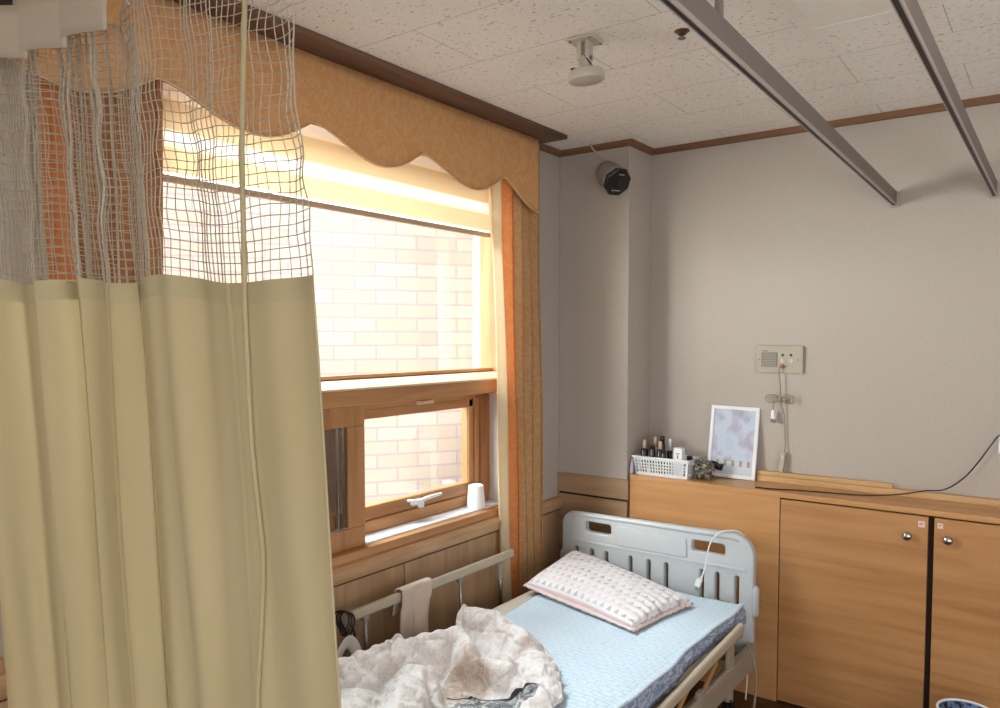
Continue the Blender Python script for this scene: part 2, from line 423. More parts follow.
# framed picture
s = NT('picture_print'); uvn = s.n('ShaderNodeUVMap').outputs[0]; X, Y, Z = s.sep(uvn)
v = s.n('ShaderNodeMapping', {'Vector': uvn, 'Scale': (1.6, 2, 1)}).outputs[0]
n = s.noise(v, 1.6, 3, .55, .3)
c = s.ramp(n, [(.30, srgb(186, 206, 226)), (.46, srgb(200, 212, 230)), (.56, srgb(186, 190, 210)), (.68, srgb(178, 172, 188))])
low = s.math('LESS_THAN', Y, .2)
c = s.mix(low, c, srgb(204, 216, 228))
box_ = s.math('MULTIPLY', s.math('MULTIPLY', s.math('GREATER_THAN', Y, .13), s.math('LESS_THAN', Y, .22)), s.math('GREATER_THAN', s.math('FRACT', s.math('MULTIPLY', X, 5.3)), .62))
c = s.mix(s.math('MULTIPLY', box_, .8), c, srgb(170, 140, 128))
M['picture'] = s.bsdf(c, .12, 0, None, .5)
# basket inner print for bin
s = NT('bin_pattern'); v = s.geo()
n = s.noise(v, 60, 2)
c = s.ramp(n, [(.45, srgb(30, 28, 36)), (.5, srgb(96, 120, 160))], 'CONSTANT')
M['bin'] = s.bsdf(c, .5)
s = NT('crinkled_bag'); v = s.geo()
n = s.noise(v, 45, 4, .6, 1.5)
c = s.ramp(n, [(.40, srgb(40, 36, 34)), (.52, srgb(110, 104, 96)), (.60, srgb(196, 190, 182))])
M['crinkle'] = s.bsdf(c, .3, 0, s.bump(n, .8, .006))

# ------------------------------------------------------------------ room shell
RX, RY0, RY1, RH = 3.7, -1.7, 3.4, 2.4
bm = bmesh.new(); box(bm, -.22, RX + .1, RY0 - .1, RY1 + .1, -.1, 0); struct('floor', bm, M['floor'])
bm = bmesh.new(); box(bm, -.22, RX + .1, RY0 - .1, RY1 + .1, RH, RH + .12); struct('ceiling', bm, M['ceiling'])
bm = bmesh.new(); box(bm, -.22, RX + .1, RY1, RY1 + .1, 0, RH); struct('wall_back', bm, M['wallpaper'])
bm = bmesh.new(); box(bm, RX, RX + .1, RY0, RY1, 0, RH); struct('wall_right', bm, M['wallpaper'])
bm = bmesh.new(); box(bm, -.22, RX + .1, RY0 - .1, RY0, 0, RH); struct('wall_front', bm, M['wallpaper'])
# window wall with two openings
W1 = (1.05, 2.77, .745, 2.26); W2 = (-.85, .72, .745, 2.26)
bm = bmesh.new()
ys = [RY0, W2[0], W2[1], W1[0], W1[1], RY1]
for i in (0, 2, 4): box(bm, -.22, 0, ys[i], ys[i + 1], 0, RH)
for w in (W1, W2):
    box(bm, -.22, 0, w[0], w[1], 0, w[2]); box(bm, -.22, 0, w[0], w[1], w[3], RH)
struct('wall_left', bm, M['wallpaper'])
# pillar in the corner
bm = bmesh.new(); box(bm, 0, .372, 3.17, RY1, 0, RH); struct('wall_pillar', bm, M['wallpaper'], bevel=.004)
# ceiling moulding
bm = bmesh.new(); e = .022; h = .026
box(bm, 0, .372 + e, 3.17 - e, 3.17, RH - h, RH); box(bm, .372, .372 + e, 3.17, RY1, RH - h, RH)
box(bm, .372 + e, RX, RY1 - e, RY1, RH - h, RH); box(bm, 0, e, 2.93, 3.17 - e, RH - h, RH)
struct('trim_1', bm, M['moulding'])
# cornice board carrying the valance
bm = bmesh.new(); box(bm, 0, .19, -.95, 2.93, RH - .018, RH); struct('trim_2', bm, M['cornice'], bevel=.002)
# wainscot on the window wall : sill moulding and panels
bm = bmesh.new()
prism(bm, [(0, .668), (.026, .672), (.034, .69), (.034, .712), (.022, .728), (0, .732)], 'y', RY0, 3.158)
struct('trim_3', bm, M['sill'], bevel=.002)
bm = bmesh.new(); yy = [RY0, -.4, .23, .86, 1.46, 2.062, 2.70, 3.158]
for a_, b_ in zip(yy, yy[1:]): box(bm, 0, .012, a_ + .0025, b_ - .0025, .06, .662)
struct('trim_4', bm, M['panel'], bevel=.001)
bm = bmesh.new(); box(bm, 0, .006, RY0, 3.16, .05, .668); struct('trim_5', bm, M['dark'])
# pillar panelling
bm = bmesh.new(); box(bm, .0, .384, 3.158, 3.17, .758, .85); box(bm, .0, .378, 3.160, 3.17, .0, .748)
struct('trim_6', bm, M['panel_h'], bevel=.0015)
bm = bmesh.new(); box(bm, .01, .376, 3.1625, 3.17, .747, .759); struct('trim_7', bm, M['dark'])

# ------------------------------------------------------------------ windows
def window(idx, y0, y1, full):
    w = bpy.data.objects.new('window_%d' % idx, None); C.objects.link(w); w['kind'] = 'structure'
    w.location = (-.1, (y0 + y1) / 2, .75)
    z0, z1 = .745, 2.26
    # outer frame: bottom front face, jambs, head
    bm = bmesh.new()
    box(bm, -.16, -.006, y0, y1, z0 - .0, z0 + .012)
    box(bm, -.035, .006, y0, y1, z0 - .016, z0 + .016)
    box(bm, -.16, -.006, y0, y1, z1 - .06, z1)
    obj('frame', bm, M['frame'], w, bevel=.002)
    bm = bmesh.new()
    box(bm, -.16, -.03, y0, y0 + .05, z0, z1)
    box(bm, -.16, -.06, y1 - .022, y1, 1.27, z1)
    obj('jamb', bm, M['frame_v'], w, bevel=.002)
    # transom : brown body with a pale moulded top
    bm = bmesh.new()
    box(bm, -.16, -.015, y0, y1 - .004, 1.268, 1.322)
    obj('transom', bm, M['frame'], w, bevel=.003)
    bm = bmesh.new()
    prism(bm, [(-.13, 1.322), (-.018, 1.322), (-.014, 1.33), (-.05, 1.352), (-.13, 1.36)], 'y', y0, y1 - .004)
    obj('transom_cap', bm, M['pale'], w, bevel=.002)
    bm = bmesh.new()
    box(bm, -.125, -.09, y0, y1 - .02, 1.36, 1.372)
    obj('glazing_bead', bm, M['frame'], w)
    bm = bmesh.new(); box(bm, -.106, -.102, y0 + .04, y1 - .015, 1.36, 2.22); obj('pane', bm, M['glass'], w)
    # sliding sash at the left of the lower light
    ym = 1.905 if full else (y0 + y1) / 2
    bm = bmesh.new()
    fx0, fx1 = -.062, -.028
    box(bm, fx0, fx1, y0 + .05, ym, .762, .835); box(bm, fx0, fx1, y0 + .05, ym, 1.195, 1.268)
    box(bm, fx0, fx1, ym - .082, ym, .835, 1.195); box(bm, fx0, fx1, y0 + .05, y0 + .13, .835, 1.195)
    sa = obj('sash', bm, M['frame_v'], w, bevel=.003)
    bm = bmesh.new(); box(bm, -.048, -.044, y0 + .12, ym - .07, .825, 1.205); obj('pane', bm, M['screen'], sa)
    bm = bmesh.new()
    for yb in (ym - .086, ym - .115): box(bm, -.05, -.038, yb - .004, yb, .835, 1.195)
    box(bm, -.05, -.034, y0 + .13, ym - .082, .835, .839)
    obj('metal_bead', bm, M['steel'], sa)
    # white ledge and side reveal
    bm = bmesh.new(); box(bm, -.135, -.03, ym, y1, .757, .768); box(bm, -.135, -.032, y1 - .012, y1, .768, 1.268)
    obj('ledge', bm, M['ledge'], w, bevel=.002)
    # tilting sash at the right of the lower light
    a0, a1 = ym - .06, y1 - .012
    bm = bmesh.new()
    box(bm, -.165, -.115, a0, a1, .768, .815); box(bm, -.160, -.125, a0, a1, .815, .868)
    box(bm, -.165, -.118, a0, a1, 1.238, 1.268); box(bm, -.158, -.125, a0, a1, 1.20, 1.238)
    ts = obj('sash', bm, M['frame'], w, bevel=.004)
    bm = bmesh.new()
    for k, (dx, ya) in enumerate(((-.125, a1 - .135), (-.118, a1 - .10), (-.112, a1 - .06))):
        box(bm, -.165, dx, ya, ya + (.03 if k < 2 else .06), .80, 1.25)
    box(bm, -.165, -.13, a1 - .14, a1, .80, 1.25)
    obj('stile', bm, M['frame_v'], ts, bevel=.003)
    bm = bmesh.new(); box(bm, -.146, -.142, a0, a1 - .12, .86, 1.21); obj('pane', bm, M['glass'], ts)
    if full:
        bm = bmesh.new()
        tube(bm, smooth_path([(-.113, 2.215, .856), (-.10, 2.24, .852), (-.098, 2.27, .846), (-.096, 2.30, .852), (-.094, 2.35, .856), (-.093, 2.40, .858)], 5), lambda t: .006 + .003 * math.sin(t * PI))
        obox(bm, (-.108, 2.265, .844), .02, .06, .020)
        lathe(bm, [(.012, 0), (.010, .016), (.006, .02)], (-.11, 2.27, .845), Matrix.Rotation(PI / 2, 3, 'Y'), 14)
        obox(bm, (-.106, 2.285, .833), .018, .024, .03)
        obj('latch', bm, M['white'], ts, bevel=.002)
        bm = bmesh.new(); obox(bm, (-.112, 2.32, 1.245), .012, .1, .016); tube(bm, [(-.106, 2.29, 1.245), (-.098, 2.35, 1.25)], .005)
        obj('catch', bm, M['pale'], ts, bevel=.002)
    return w
window(1, W1[0], W1[1], True)
window(2, W2[0], W2[1], False)

# ------------------------------------------------------------------ outside
az = math.radians(32.8)
bm = bmesh.new(); box(bm, -5.5, .95, 0, .12, -1.2, 5.5)
bw = obj('wall_outside', bm, M['brick']); bw['kind'] = 'structure'
bw.location = (-1.30, 2.73, 0); bw.rotation_euler = (0, 0, PI / 2 - az)
bm = bmesh.new(); box(bm, .95, 3.0, .02, .12, -1.2, 5.5)
b2 = obj('wall_outside_corner', bm, M['brick_pale']); b2['kind'] = 'structure'
b2.location = bw.location; b2.rotation_euler = bw.rotation_euler
bm = bmesh.new(); box(bm, -9, -.22, -7, 8, -1.3, -1.2); struct('ground_outside', bm, M['plaster'])  # unseen ground, added to bounce daylight

# ------------------------------------------------------------------ valance, blind, drapes
def vprof(y):
    """lower edge height of the valance at y"""
    per = .502; t = ((y - 1.585) / per) % 1.0
    k = .60
    if t < k: q = t / k; z = 2.172 - .082 * (.5 - .5 * math.cos(PI * q ** .85))
    else: q = (t - k) / (1 - k); z = 2.09 + .082 * (1 - math.cos(PI / 2 * q) ** 1.0)
    if y > 2.59: q = (y - 2.59) / .265; z = 2.172 - .112 * (.5 - .5 * math.cos(PI * min(1, q) ** .8))
    return z
vt = thing('window_valance', 'tan damask pelmet with a scalloped lower edge hanging above the windows', 'valance', (.09, 1.2, 2.38))
bm = bmesh.new()
def vf(u, v):
    y = -.9 + 3.755 * u; z = 2.38 + (vprof(y) - 2.38) * v
    return V((.088 + .004 * math.sin(y * 9) * v, y, z))
sheet(bm, vf, 400, 8)
o = obj('fabric', bm, M['valance'], vt, smooth=True); md = o.modifiers.new('s', 'SOLIDIFY'); md.thickness = .004
bm = bmesh.new()
tube(bm, [(.092, -.9 + 3.755 * i / 400, vprof(-.9 + 3.755 * i / 400)) for i in range(401)], .0022, 6)
obj('edge_piping', bm, M['drape_lining'], vt, smooth=True)
bm = bmesh.new(); sheet(bm, lambda u, v: V((.088 - .08 * u, 2.855 + .0 * u, 2.38 - (.32) * v)), 4, 4)
obj('side_return', bm, M['valance'], vt, smooth=True)

bl = thing('roller_blind', 'half raised yellow banded roller blind in the upper part of the window', 'blind', (-.02, 1.85, 2.24))
bm = bmesh.new(); sheet(bm, lambda u, v: V((-.012 + .0 * u, 1.09 + 1.53 * u, 1.962 + .27 * v)), 4, 8)
obj('fabric', bm, M['blind'], bl)
bm = bmesh.new(); box(bm, -.022, -.004, 1.085, 2.625, 1.934, 1.953); obj('bottom_bar', bm, M['bar'], bl, bevel=.004)
bm = bmesh.new(); sheet(bm, lambda u, v: V((-.012, 1.085 + 1.54 * u, 1.952 + .011 * v)), 2, 1); obj('bar_sleeve', bm, M['sleeve'], bl)
bm = bmesh.new(); tube(bm, [(-.012, 1.09, 2.25), (-.012, 2.62, 2.25)], .022, 14); obj('roller', bm, M['blind'], bl, smooth=True)

def drape(name, label, ytop, ybot, xc, n, amp, zb, lining=None, seed=0, group=None, lit=None):
    """gathered window drape; ytop/ybot = (left,right) at top and bottom"""
    t = thing(name, label, 'curtain', (xc, ytop[0], zb), group)
    def f(u, v):
        z = 2.37 + (zb - 2.37) * v
        a = ytop[0] + (ybot[0] - ytop[0]) * v ** .9; b = ytop[1] + (ybot[1] - ytop[1]) * v
        uu = u + .012 * math.sin(u * 31 + seed)
        y = a + (b - a) * uu
        ph = 2 * PI * n * uu + seed
        A = amp * (1 + .25 * math.sin(u * 13 + seed)) * (.8 + .25 * v)
        x = xc + A * math.sin(ph) + .004 * math.sin(z * 5 + u * 9)
        y += A * .45 * math.sin(2 * ph)
        return V((x, y, z))
    bm = bmesh.new()
    if lining:
        g = lambda u, v: f(lining * 1.95 + (1 - lining * 1.95) * u, v)
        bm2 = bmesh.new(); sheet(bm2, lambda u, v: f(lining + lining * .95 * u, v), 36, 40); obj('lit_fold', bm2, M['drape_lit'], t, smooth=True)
    elif lit:
        g = lambda u, v: f(lit + (1 - lit) * u, v)
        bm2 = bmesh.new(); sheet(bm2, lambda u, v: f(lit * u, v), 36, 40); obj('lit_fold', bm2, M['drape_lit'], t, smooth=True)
    else: g = f
    sheet(bm, g, 150, 40)
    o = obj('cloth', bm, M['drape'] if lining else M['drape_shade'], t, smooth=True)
    if lining:
        bm = bmesh.new(); sheet(bm, lambda u, v: f(lining * u, v), 30, 40)
        obj('lining', bm, M['drape_lining'], t, smooth=True)
    return t
drape('window_drape', 'orange gold damask drape gathered at the right side of the window beside the pillar', (2.545, 2.915), (2.64, 2.96), .045, 5.2, .02, .30, lining=.2, seed=2.6)
drape('window_drape', 'orange drape seen through the curtain netting, gathered between the two windows', (.80, 1.12), (.80, 1.10), .045, 4.5, .022, .30, seed=.4, lit=.3)

# ------------------------------------------------------------------ privacy curtain and its track
TP = [(.30, .49), (.479, .561), (.63, .637), (.78, .685), (.94, .715), (1.10, .731), (1.3, .752)]
tpath = [p.to_2d() for p in smooth_path([(a, b, 0) for a, b in TP], 20)]
def at_x(x):
    for a, b in zip(tpath, tpath[1:]):
        if a.x <= x <= b.x:
            t = (x - a.x) / (b.x - a.x); d = (b - a).normalized()
            return a.lerp(b, t), d
    return (tpath[0], (tpath[1] - tpath[0]).normalized()) if x < tpath[0].x else (tpath[-1], (tpath[-1] - tpath[-2]).normalized())
def lerpk(k, t):
    for (a, b), (c, d) in zip(k, k[1:]):
        if a <= t <= c: return b + (d - b) * (t - a) / (c - a)
    return k[-1][1] if t > k[-1][0] else k[0][1]
def cur(u, z):
    """u 0..1 along the cloth, z height"""
    # left edge pulls in near the bottom, right edge flares out
    xl = lerpk([(.0, .50), (.8, .458), (1.15, .44), (2.1, .40)], z)
    xr = lerpk([(.0, 1.185), (.95, 1.147), (1.35, 1.118), (1.6, 1.100), (1.8, 1.085), (2.1, 1.068)], z)
    # cloth is bunched to the left: spread is uneven
    w = lerpk([(0, 0), (.64, .46), (.90, .80), (1, 1)], u)
    x = xl + (xr - xl) * w
    p, d = at_x(x); n = V((-d.y, d.x))
    env = 1 if u < .58 else max(0., 1 - (u - .58) / .12)
    ph = 2 * PI * (4.3 * (u / .66) + .22 * math.sin(u * 11 + 1)) + .5 * math.sin(z * 1.3)
    A = (.020 + .009 * math.sin(u * 19 + 2)) * env * lerpk([(0, 1.2), (1.6, 1.0), (2.1, .8)], z)
    off = A * (math.sin(ph) + .22 * math.sin(2.3 * ph + 1))
    ov = A * .35 * math.sin(2 * ph + .3)
    r = 1 - env
    off += r * (.009 * math.sin(u * 40 + z * .7) * (1 - .7 * (u > .86)) + .003 * math.sin(u * 90 + z))
    off += .003 * math.sin(z * 6 + u * 30) + .003 * math.sin(z * 3 + u * 61)
    q = p + n * off + d * ov
    return V((q.x, q.y, z))
pc = thing('privacy_curtain', 'pale yellow cubicle curtain with an open white net top in the left foreground', 'curtain', (.75, .66, .25))
ZB = lambda u: 1.602 + .006 * math.sin(u * 20) - .012 * max(0, (u - .7) / .3)
bm = bmesh.new(); sheet(bm, lambda u, v: cur(u, ZB(u) + (.28 - ZB(u)) * v), 420, 60)
obj('cloth_panel', bm, M['curtain'], pc, smooth=True)
bm = bmesh.new()
def hem(u, v):
    p = cur(u, ZB(u) + .004 - .034 * v); return p + V((.15, -.985, 0)) * .0015
sheet(bm, hem, 420, 2); o = obj('hem_band', bm, M['seam'], pc, smooth=True)
NZ = lambda u: 1.978 if u < .63 else 2.03
bm = bmesh.new()
NU, NV = 82, 29
def netf(u, v):
    p = cur(u, ZB(u) + ((2.03 if u < .62 else 2.066) - ZB(u)) * v)
    w = V((noise.noise(p * 16), noise.noise(p * 16 + V((9, 4, 2))), noise.noise(p * 12 + V((3, 7, 1))))) * .009
    return p + w * min(1, v * 4)
sheet(bm, netf, NU, NV)
o = obj('net_panel', bm, M['net'], pc)
w = o.modifiers.new('wire', 'WIREFRAME'); w.thickness = .0024; w.use_even_offset = False; w.use_boundary = True
bm = bmesh.new()
def netb(u, v):
    p = cur(.02 + .62 * u, ZB(u) + (2.03 - ZB(u)) * v)
    return p + V((-.2, .98, 0)) * (.018 + .008 * math.sin(u * 23)) + V((.006 * noise.noise(p * 9) + .006 * math.sin(u * 40), 0, .006 + .004 * noise.noise(p * 14)))
sheet(bm, netb, 62, 29); o = obj('net_panel', bm, M['net'], pc)
w = o.modifiers.new('wire', 'WIREFRAME'); w.thickness = .0024; w.use_even_offset = False; w.use_boundary = True
# stiff pleated heading: overlapping flat panels, then a plain band to the right
for k, (xa, xb, zb_, zt_, off) in enumerate(((.34, .505, 1.972, 2.052, .030), (.487, .578, 1.966, 2.050, .040), (.556, .662, 1.973, 2.058, .050), (.640, .755, 1.985, 2.064, .060))):
    bm = bmesh.new()
    def hp(u, v):
        p, d = at_x(xa + (xb - xa) * u); n_ = V((d.y, -d.x)); o_ = off + .012 * u + .004 * math.sin(u * PI)
        return V((p.x + n_.x * o_, p.y + n_.y * o_, zb_ + (zt_ - zb_) * v + .002 * math.sin(u * 5)))
    sheet(bm, hp, 12, 4); o = obj('header_band', bm, M['header'], pc, smooth=True); md = o.modifiers.new('s', 'SOLIDIFY'); md.thickness = .002
bm = bmesh.new(); sheet(bm, lambda u, v: cur(.64 + .36 * u, 2.063 + .010 * v), 90, 2); obj('header_band', bm, M['header'], pc, smooth=True)
# vertical seam cord in the right-hand part
bm = bmesh.new()
def seam(z):
    u = lerpk([(.3, .868), (.95, .872), (1.18, .898), (1.35, .894), (1.55, .896), (1.7, .905), (2.05, .925)], z) + .002 * math.sin(z * 13)
    return cur(u, z) + V((.2, -.98, 0)) * .006
tube(bm, [seam(2.05 - 1.75 * i / 90) for i in range(91)], .0042, 8); obj('seam_cord', bm, M['seam'], pc, smooth=True)
bm = bmesh.new()
tube(bm, [cur(.998, ZB(1) + (.28 - ZB(1)) * i / 60) + V((0, -.001, 0)) for i in range(61)], .002, 6)
tube(bm, [cur(.002, ZB(1) + (.28 - ZB(1)) * i / 60) for i in range(61)], .002, 6)
obj('edge_hem', bm, M['seam'], pc, smooth=True)
# hooks
bm = bmesh.new()
for k in range(13):
    p = cur(.03 + k * .078, 2.055); q, _ = at_x(p.x)
    tube(bm, [p, (q.x, q.y, 2.062), (q.x, q.y, 2.077)], .0016, 6)
    obj('hook', bm, M['white'], pc); bm = bmesh.new()

def straight_track(name, label, A, B, group, posts):
    """suspended aluminium curtain track from A to B (bottom centre), slot underneath"""
    A = V(A); B = V(B)
    t = thing(name, label, 'curtain track', A, group)
    d = (B - A).normalized(); n = V((d.y, -d.x, 0)); u = V((0, 0, 1))
    def bar(bm, o0, o1, h0, h1):
        vs = [p + n * o + u * h for p in (A, B) for o, h in ((o0, h0), (o1, h0), (o1, h1), (o0, h1))]
        vs = [bm.verts.new(v) for v in vs]
        for f in ((0, 1, 2, 3), (7, 6, 5, 4), (0, 4, 5, 1), (1, 5, 6, 2), (2, 6, 7, 3), (3, 7, 4, 0)): bm.faces.new([vs[i] for i in f])
    bm = bmesh.new(); bar(bm, -.0065, .0065, .005, .056); obj('track_body', bm, M['rail_grey'], t, bevel=.001)
    bm = bmesh.new(); bar(bm, -.0072, -.0055, 0, .010); bar(bm, .0045, .0072, 0, .010); obj('track_lip', bm, M['rail_lip'], t)
    bm = bmesh.new(); bar(bm, -.0055, .0045, .002, .006); obj('track_slot', bm, M['rail_black'], t)
    for y in posts:
        tt = (y - A.y) / (B.y - A.y) if abs(B.y - A.y) > .5 else (y - A.x) / (B.x - A.x)
        p = A.lerp(B, tt); bm = bmesh.new(); tube(bm, [p + u * .054, (p.x, p.y, RH)], .008, 10)
        lathe(bm, [(.022, 0), (.022, .004), (.012, .010)], (p.x, p.y, RH - .010), None, 16)
        obj('hanger_rod', bm, M['rail_grey'], t, smooth=False)
    p = B; bm = bmesh.new(); M3 = Matrix((n, d, u)).transposed()
    obox(bm, B + u * .022 - d * .004, .032, .008, .056, M3); obj('end_bracket', bm, M['rail_lip'], t, bevel=.001)
    return t
g = 'curtain tracks hung below the ceiling'
straight_track('curtain_track', 'grey suspended curtain track left of its twin, above the cabinet with hanger rod', (1.478, .2, 2.03), (1.424, 3.398, 2.03), g, (1.365, .3))
straight_track('curtain_track', 'grey suspended curtain track nearest the right edge of the ceiling', (1.745, .2, 2.03), (1.758, 3.398, 2.03), g, (.4,))
# curved track carrying the privacy curtain
t = thing('curtain_track', 'dark track from which the pale yellow cubicle curtain hangs', 'curtain track', (.3, .49, 2.08), g)
bm = bmesh.new()
n = len(tpath)
ring = []
ext = tpath
for i, p in enumerate(ext):
    d = (ext[min(i + 1, len(ext) - 1)] - ext[max(i - 1, 0)]).normalized(); nn = V((d.y, -d.x))
    ring.append([bm.verts.new((p.x + nn.x * o, p.y + nn.y * o, z)) for o, z in ((-.012, 2.075), (.012, 2.075), (.012, 2.115), (-.012, 2.115))])
for a, b in zip(ring, ring[1:]):
    for k in range(4): bm.faces.new((a[k], a[(k + 1) % 4], b[(k + 1) % 4], b[k]))
bm.faces.new(ring[0]); bm.faces.new(ring[-1][::-1])
obj('track_body', bm, M['dark'], t)
for x in (.35, 1.0):
    p, _ = at_x(x); bm = bmesh.new(); tube(bm, [(p.x, p.y, 2.115), (p.x, p.y, RH)], .008, 10); obj('hanger_rod', bm, M['rail_grey'], t)

# ------------------------------------------------------------------ built-in cabinet
SH = .877
cb = thing('built_in_cabinet', 'low orange-brown wood cabinet running along the back wall with a deep top', 'cabinet', (1.9, 3.3, 0))
bm = bmesh.new(); box(bm, .386, RX - .002, 3.186, RY1 - .002, .0, SH - .02); obj('body', bm, M['dark'], cb)
bm = bmesh.new(); box(bm, .386, 1.064, 3.17, 3.188, .0, SH - .02); obj('side_panel', bm, M['cabinet'], cb, bevel=.001)
bm = bmesh.new(); box(bm, .386, RX - .002, 3.168, RY1 - .002, SH - .024, SH); obj('worktop', bm, M['cabinet'], cb, bevel=.004)
def door(x0, x1, kx, kz, tags, lift=0):
    bm = bmesh.new(); box(bm, x0, x1, 3.168 - lift, 3.186 - lift, .01, .848); d = obj('door', bm, M['cabinet_door'], cb, bevel=.0015)
    bm = bmesh.new(); Mx = Matrix.Rotation(PI / 2, 3, 'X')
    lathe(bm, [(.0125, 0), (.0125, .003), (.006, .006), (.005, .013), (.009, .016), (.0155, .019), (.0165, .024), (.013, .030), (.005, .033)], (kx, 3.168 - lift, kz), Mx, 20)
    obj('knob', bm, M['chrome'], d, smooth=True)
    if tags:
        a, b, c_, e_ = tags
        bm = bmesh.new(); box(bm, a, b, 3.1672 - lift, 3.1681 - lift, c_, e_); st = obj('sticker', bm, M['pinkpaper'], d)
        bm = bmesh.new(); zc = (c_ + e_) / 2
        box(bm, a + .004, b - .005, 3.1669 - lift, 3.1673 - lift, zc + .001, zc + .0035); box(bm, a + .004, b - .010, 3.1669 - lift, 3.1673 - lift, zc - .004, zc - .002)
        obj('print', bm, M['ink'], st)
M['pinkpaper'] = plain('sticker_paper', srgb(232, 206, 200), .6)
M['ink'] = plain('sticker_ink', srgb(150, 96, 96), .6)
door(1.068, 1.598, 1.533, .772, (1.566, 1.588, .808, .831))
door(1.618, 2.16, 1.664, .776, (1.628, 1.646, .812, .831))
door(2.168, 2.72, 2.67, .772, None); door(2.73, 3.28, 2.78, .772, None)
# wood strips lying along the wall
bm = bmesh.new(); box(bm, .905, 1.80 + .6, 3.365, 3.397, SH, SH + .026); tag(obj('wood_strip', bm, M['strip'], bevel=.002), 'longer pale wood strip lying against the wall on the cabinet top', 'wood strip', 'wood strips along the wall')
bm = bmesh.new(); box(bm, .905, 1.445, 3.372, 3.396, SH + .0265, SH + .045); tag(obj('wood_strip', bm, M['strip'], bevel=.002), 'shorter pale wood strip stacked on top of the long one by the wall', 'wood strip', 'wood strips along the wall')

# ------------------------------------------------------------------ basket and toiletries
bk = thing('storage_basket', 'small white perforated plastic basket of toiletries on the cabinet corner', 'basket', (.515, 3.255, SH))
bx0, bx1, by0, by1, bz0, bz1 = .400, .648, 3.205, 3.32, SH, SH + .083
fl = .010
def lattice(bm, A, B, Cc, D, nu, nv, m=.22):
    """perforated wall: quad A,B (bottom) D,C (top) with square holes as bars"""
    A, B, Cc, D = map(V, (A, B, Cc, D))
    P_ = lambda u, v: A.lerp(B, u).lerp(D.lerp(Cc, u), v)
    nrm = (B - A).cross(D - A).normalized() * .0012
    def bar(u0, u1, v0, v1):
        q = [P_(u0, v0), P_(u1, v0), P_(u1, v1), P_(u0, v1)]
        a = [bm.verts.new(p - nrm) for p in q]; b = [bm.verts.new(p + nrm) for p in q]
        bm.faces.new(a[::-1]); bm.faces.new(b)
        for i in range(4): bm.faces.new((a[i], a[(i + 1) % 4], b[(i + 1) % 4], b[i]))
    e = .07; E2 = .16
    bar(0, 1, 0, E2); bar(0, 1, 1 - E2, 1); bar(0, e * .5, E2, 1 - E2); bar(1 - e * .5, 1, E2, 1 - E2)
    for i in range(1, nu):
        u = e * .5 + (1 - e) * i / nu; bar(u - .22 / nu, u + .22 / nu, E2, 1 - E2)
    for j in range(1, nv):
        v = E2 + (1 - 2 * E2) * j / nv; bar(e * .5, 1 - e * .5, v - .035, v + .035)
bm = bmesh.new()
bl_, br_, tl_, tr_ = (bx0, by0), (bx1, by1), (bx0 - fl, by0 - fl), (bx1 + fl, by1 + fl)
lattice(bm, (bx0, by0, bz0), (bx1, by0, bz0), (bx1 + fl, by0 - fl, bz1), (bx0 - fl, by0 - fl, bz1), 18, 4)
lattice(bm, (bx1, by1, bz0), (bx0, by1, bz0), (bx0 - fl, by1 + fl, bz1), (bx1 + fl, by1 + fl, bz1), 18, 4)
lattice(bm, (bx1, by0, bz0), (bx1, by1, bz0), (bx1 + fl, by1 + fl, bz1), (bx1 + fl, by0 - fl, bz1), 8, 4)
lattice(bm, (bx0, by1, bz0), (bx0, by0, bz0), (bx0 - fl, by0 - fl, bz1), (bx0 - fl, by1 + fl, bz1), 8, 4)
obj('basket_wall', bm, M['white'], bk)
bm = bmesh.new(); box(bm, bx0, bx1, by0, by1, bz0, bz0 + .003); obj('basket_floor', bm, M['white'], bk)
bm = bmesh.new(); z_ = bz1; f2 = fl + .003
tube(bm, [(bx0 - f2, by0 - f2, z_), (bx1 + f2, by0 - f2, z_), (bx1 + f2, by1 + f2, z_), (bx0 - f2, by1 + f2, z_)], .0042, 8, closed=True)
obj('rim', bm, M['white'], bk)
def bottle(x, y, r, hb, rc, hc, mb, mc, label):
    z = SH + .0035
    t = thing('toiletry_bottle', label, 'bottle', (x, y, z), 'toiletries in the white basket')
    bm = bmesh.new(); lathe(bm, [(r * .92, 0), (r, .004), (r, hb - .008), (r * .8, hb - .001), (rc * .7, hb)], (x, y, z), None, 18); obj('body', bm, mb, t, smooth=True, bevel=0)
    bm = bmesh.new(); lathe(bm, [(rc, hb + .0005), (rc, hb + hc - .003), (rc * .8, hb + hc)], (x, y, z), None, 16); obj('cap', bm, mc, t, smooth=True)
B_ = M['bottle_black']; Tn = M['cap_tan']; W_ = M['white']
bottle(.428, 3.235, .017, .115, .008, .038, B_, Tn, 'black bottle with narrow tan cap, furthest left in the white basket')
bottle(.458, 3.285, .012, .118, .009, .046, Tn, Tn, 'tall slim tan bottle behind the front ones, second from the left in the basket')
bottle(.467, 3.238, .014, .120, .011, .012, B_, B_, 'plain black bottle with black cap, between two tan-capped ones')
bottle(.492, 3.29, .013, .140, .011, .030, B_, B_, 'tallest all-black bottle standing at the back of the white basket')
bottle(.505, 3.238, .016, .115, .0085, .036, B_, Tn, 'black bottle with narrow tan cap right of the plain black bottle')
bottle(.532, 3.285, .013, .105, .006, .055, B_, W_, 'black bottle with a thin pale pump stem in the basket middle')
bottle(.525, 3.232, .012, .105, .010, .01, B_, B_, 'short black bottle just left of the white box in the basket')
bm = bmesh.new(); box(bm, .580, .622, 3.212, 3.245, SH + .0035, SH + .135)
o = tag(obj('white_carton', bm, M['white'], bevel=.002), 'upright white carton standing in the basket of toiletries', 'box', 'toiletries in the white basket')
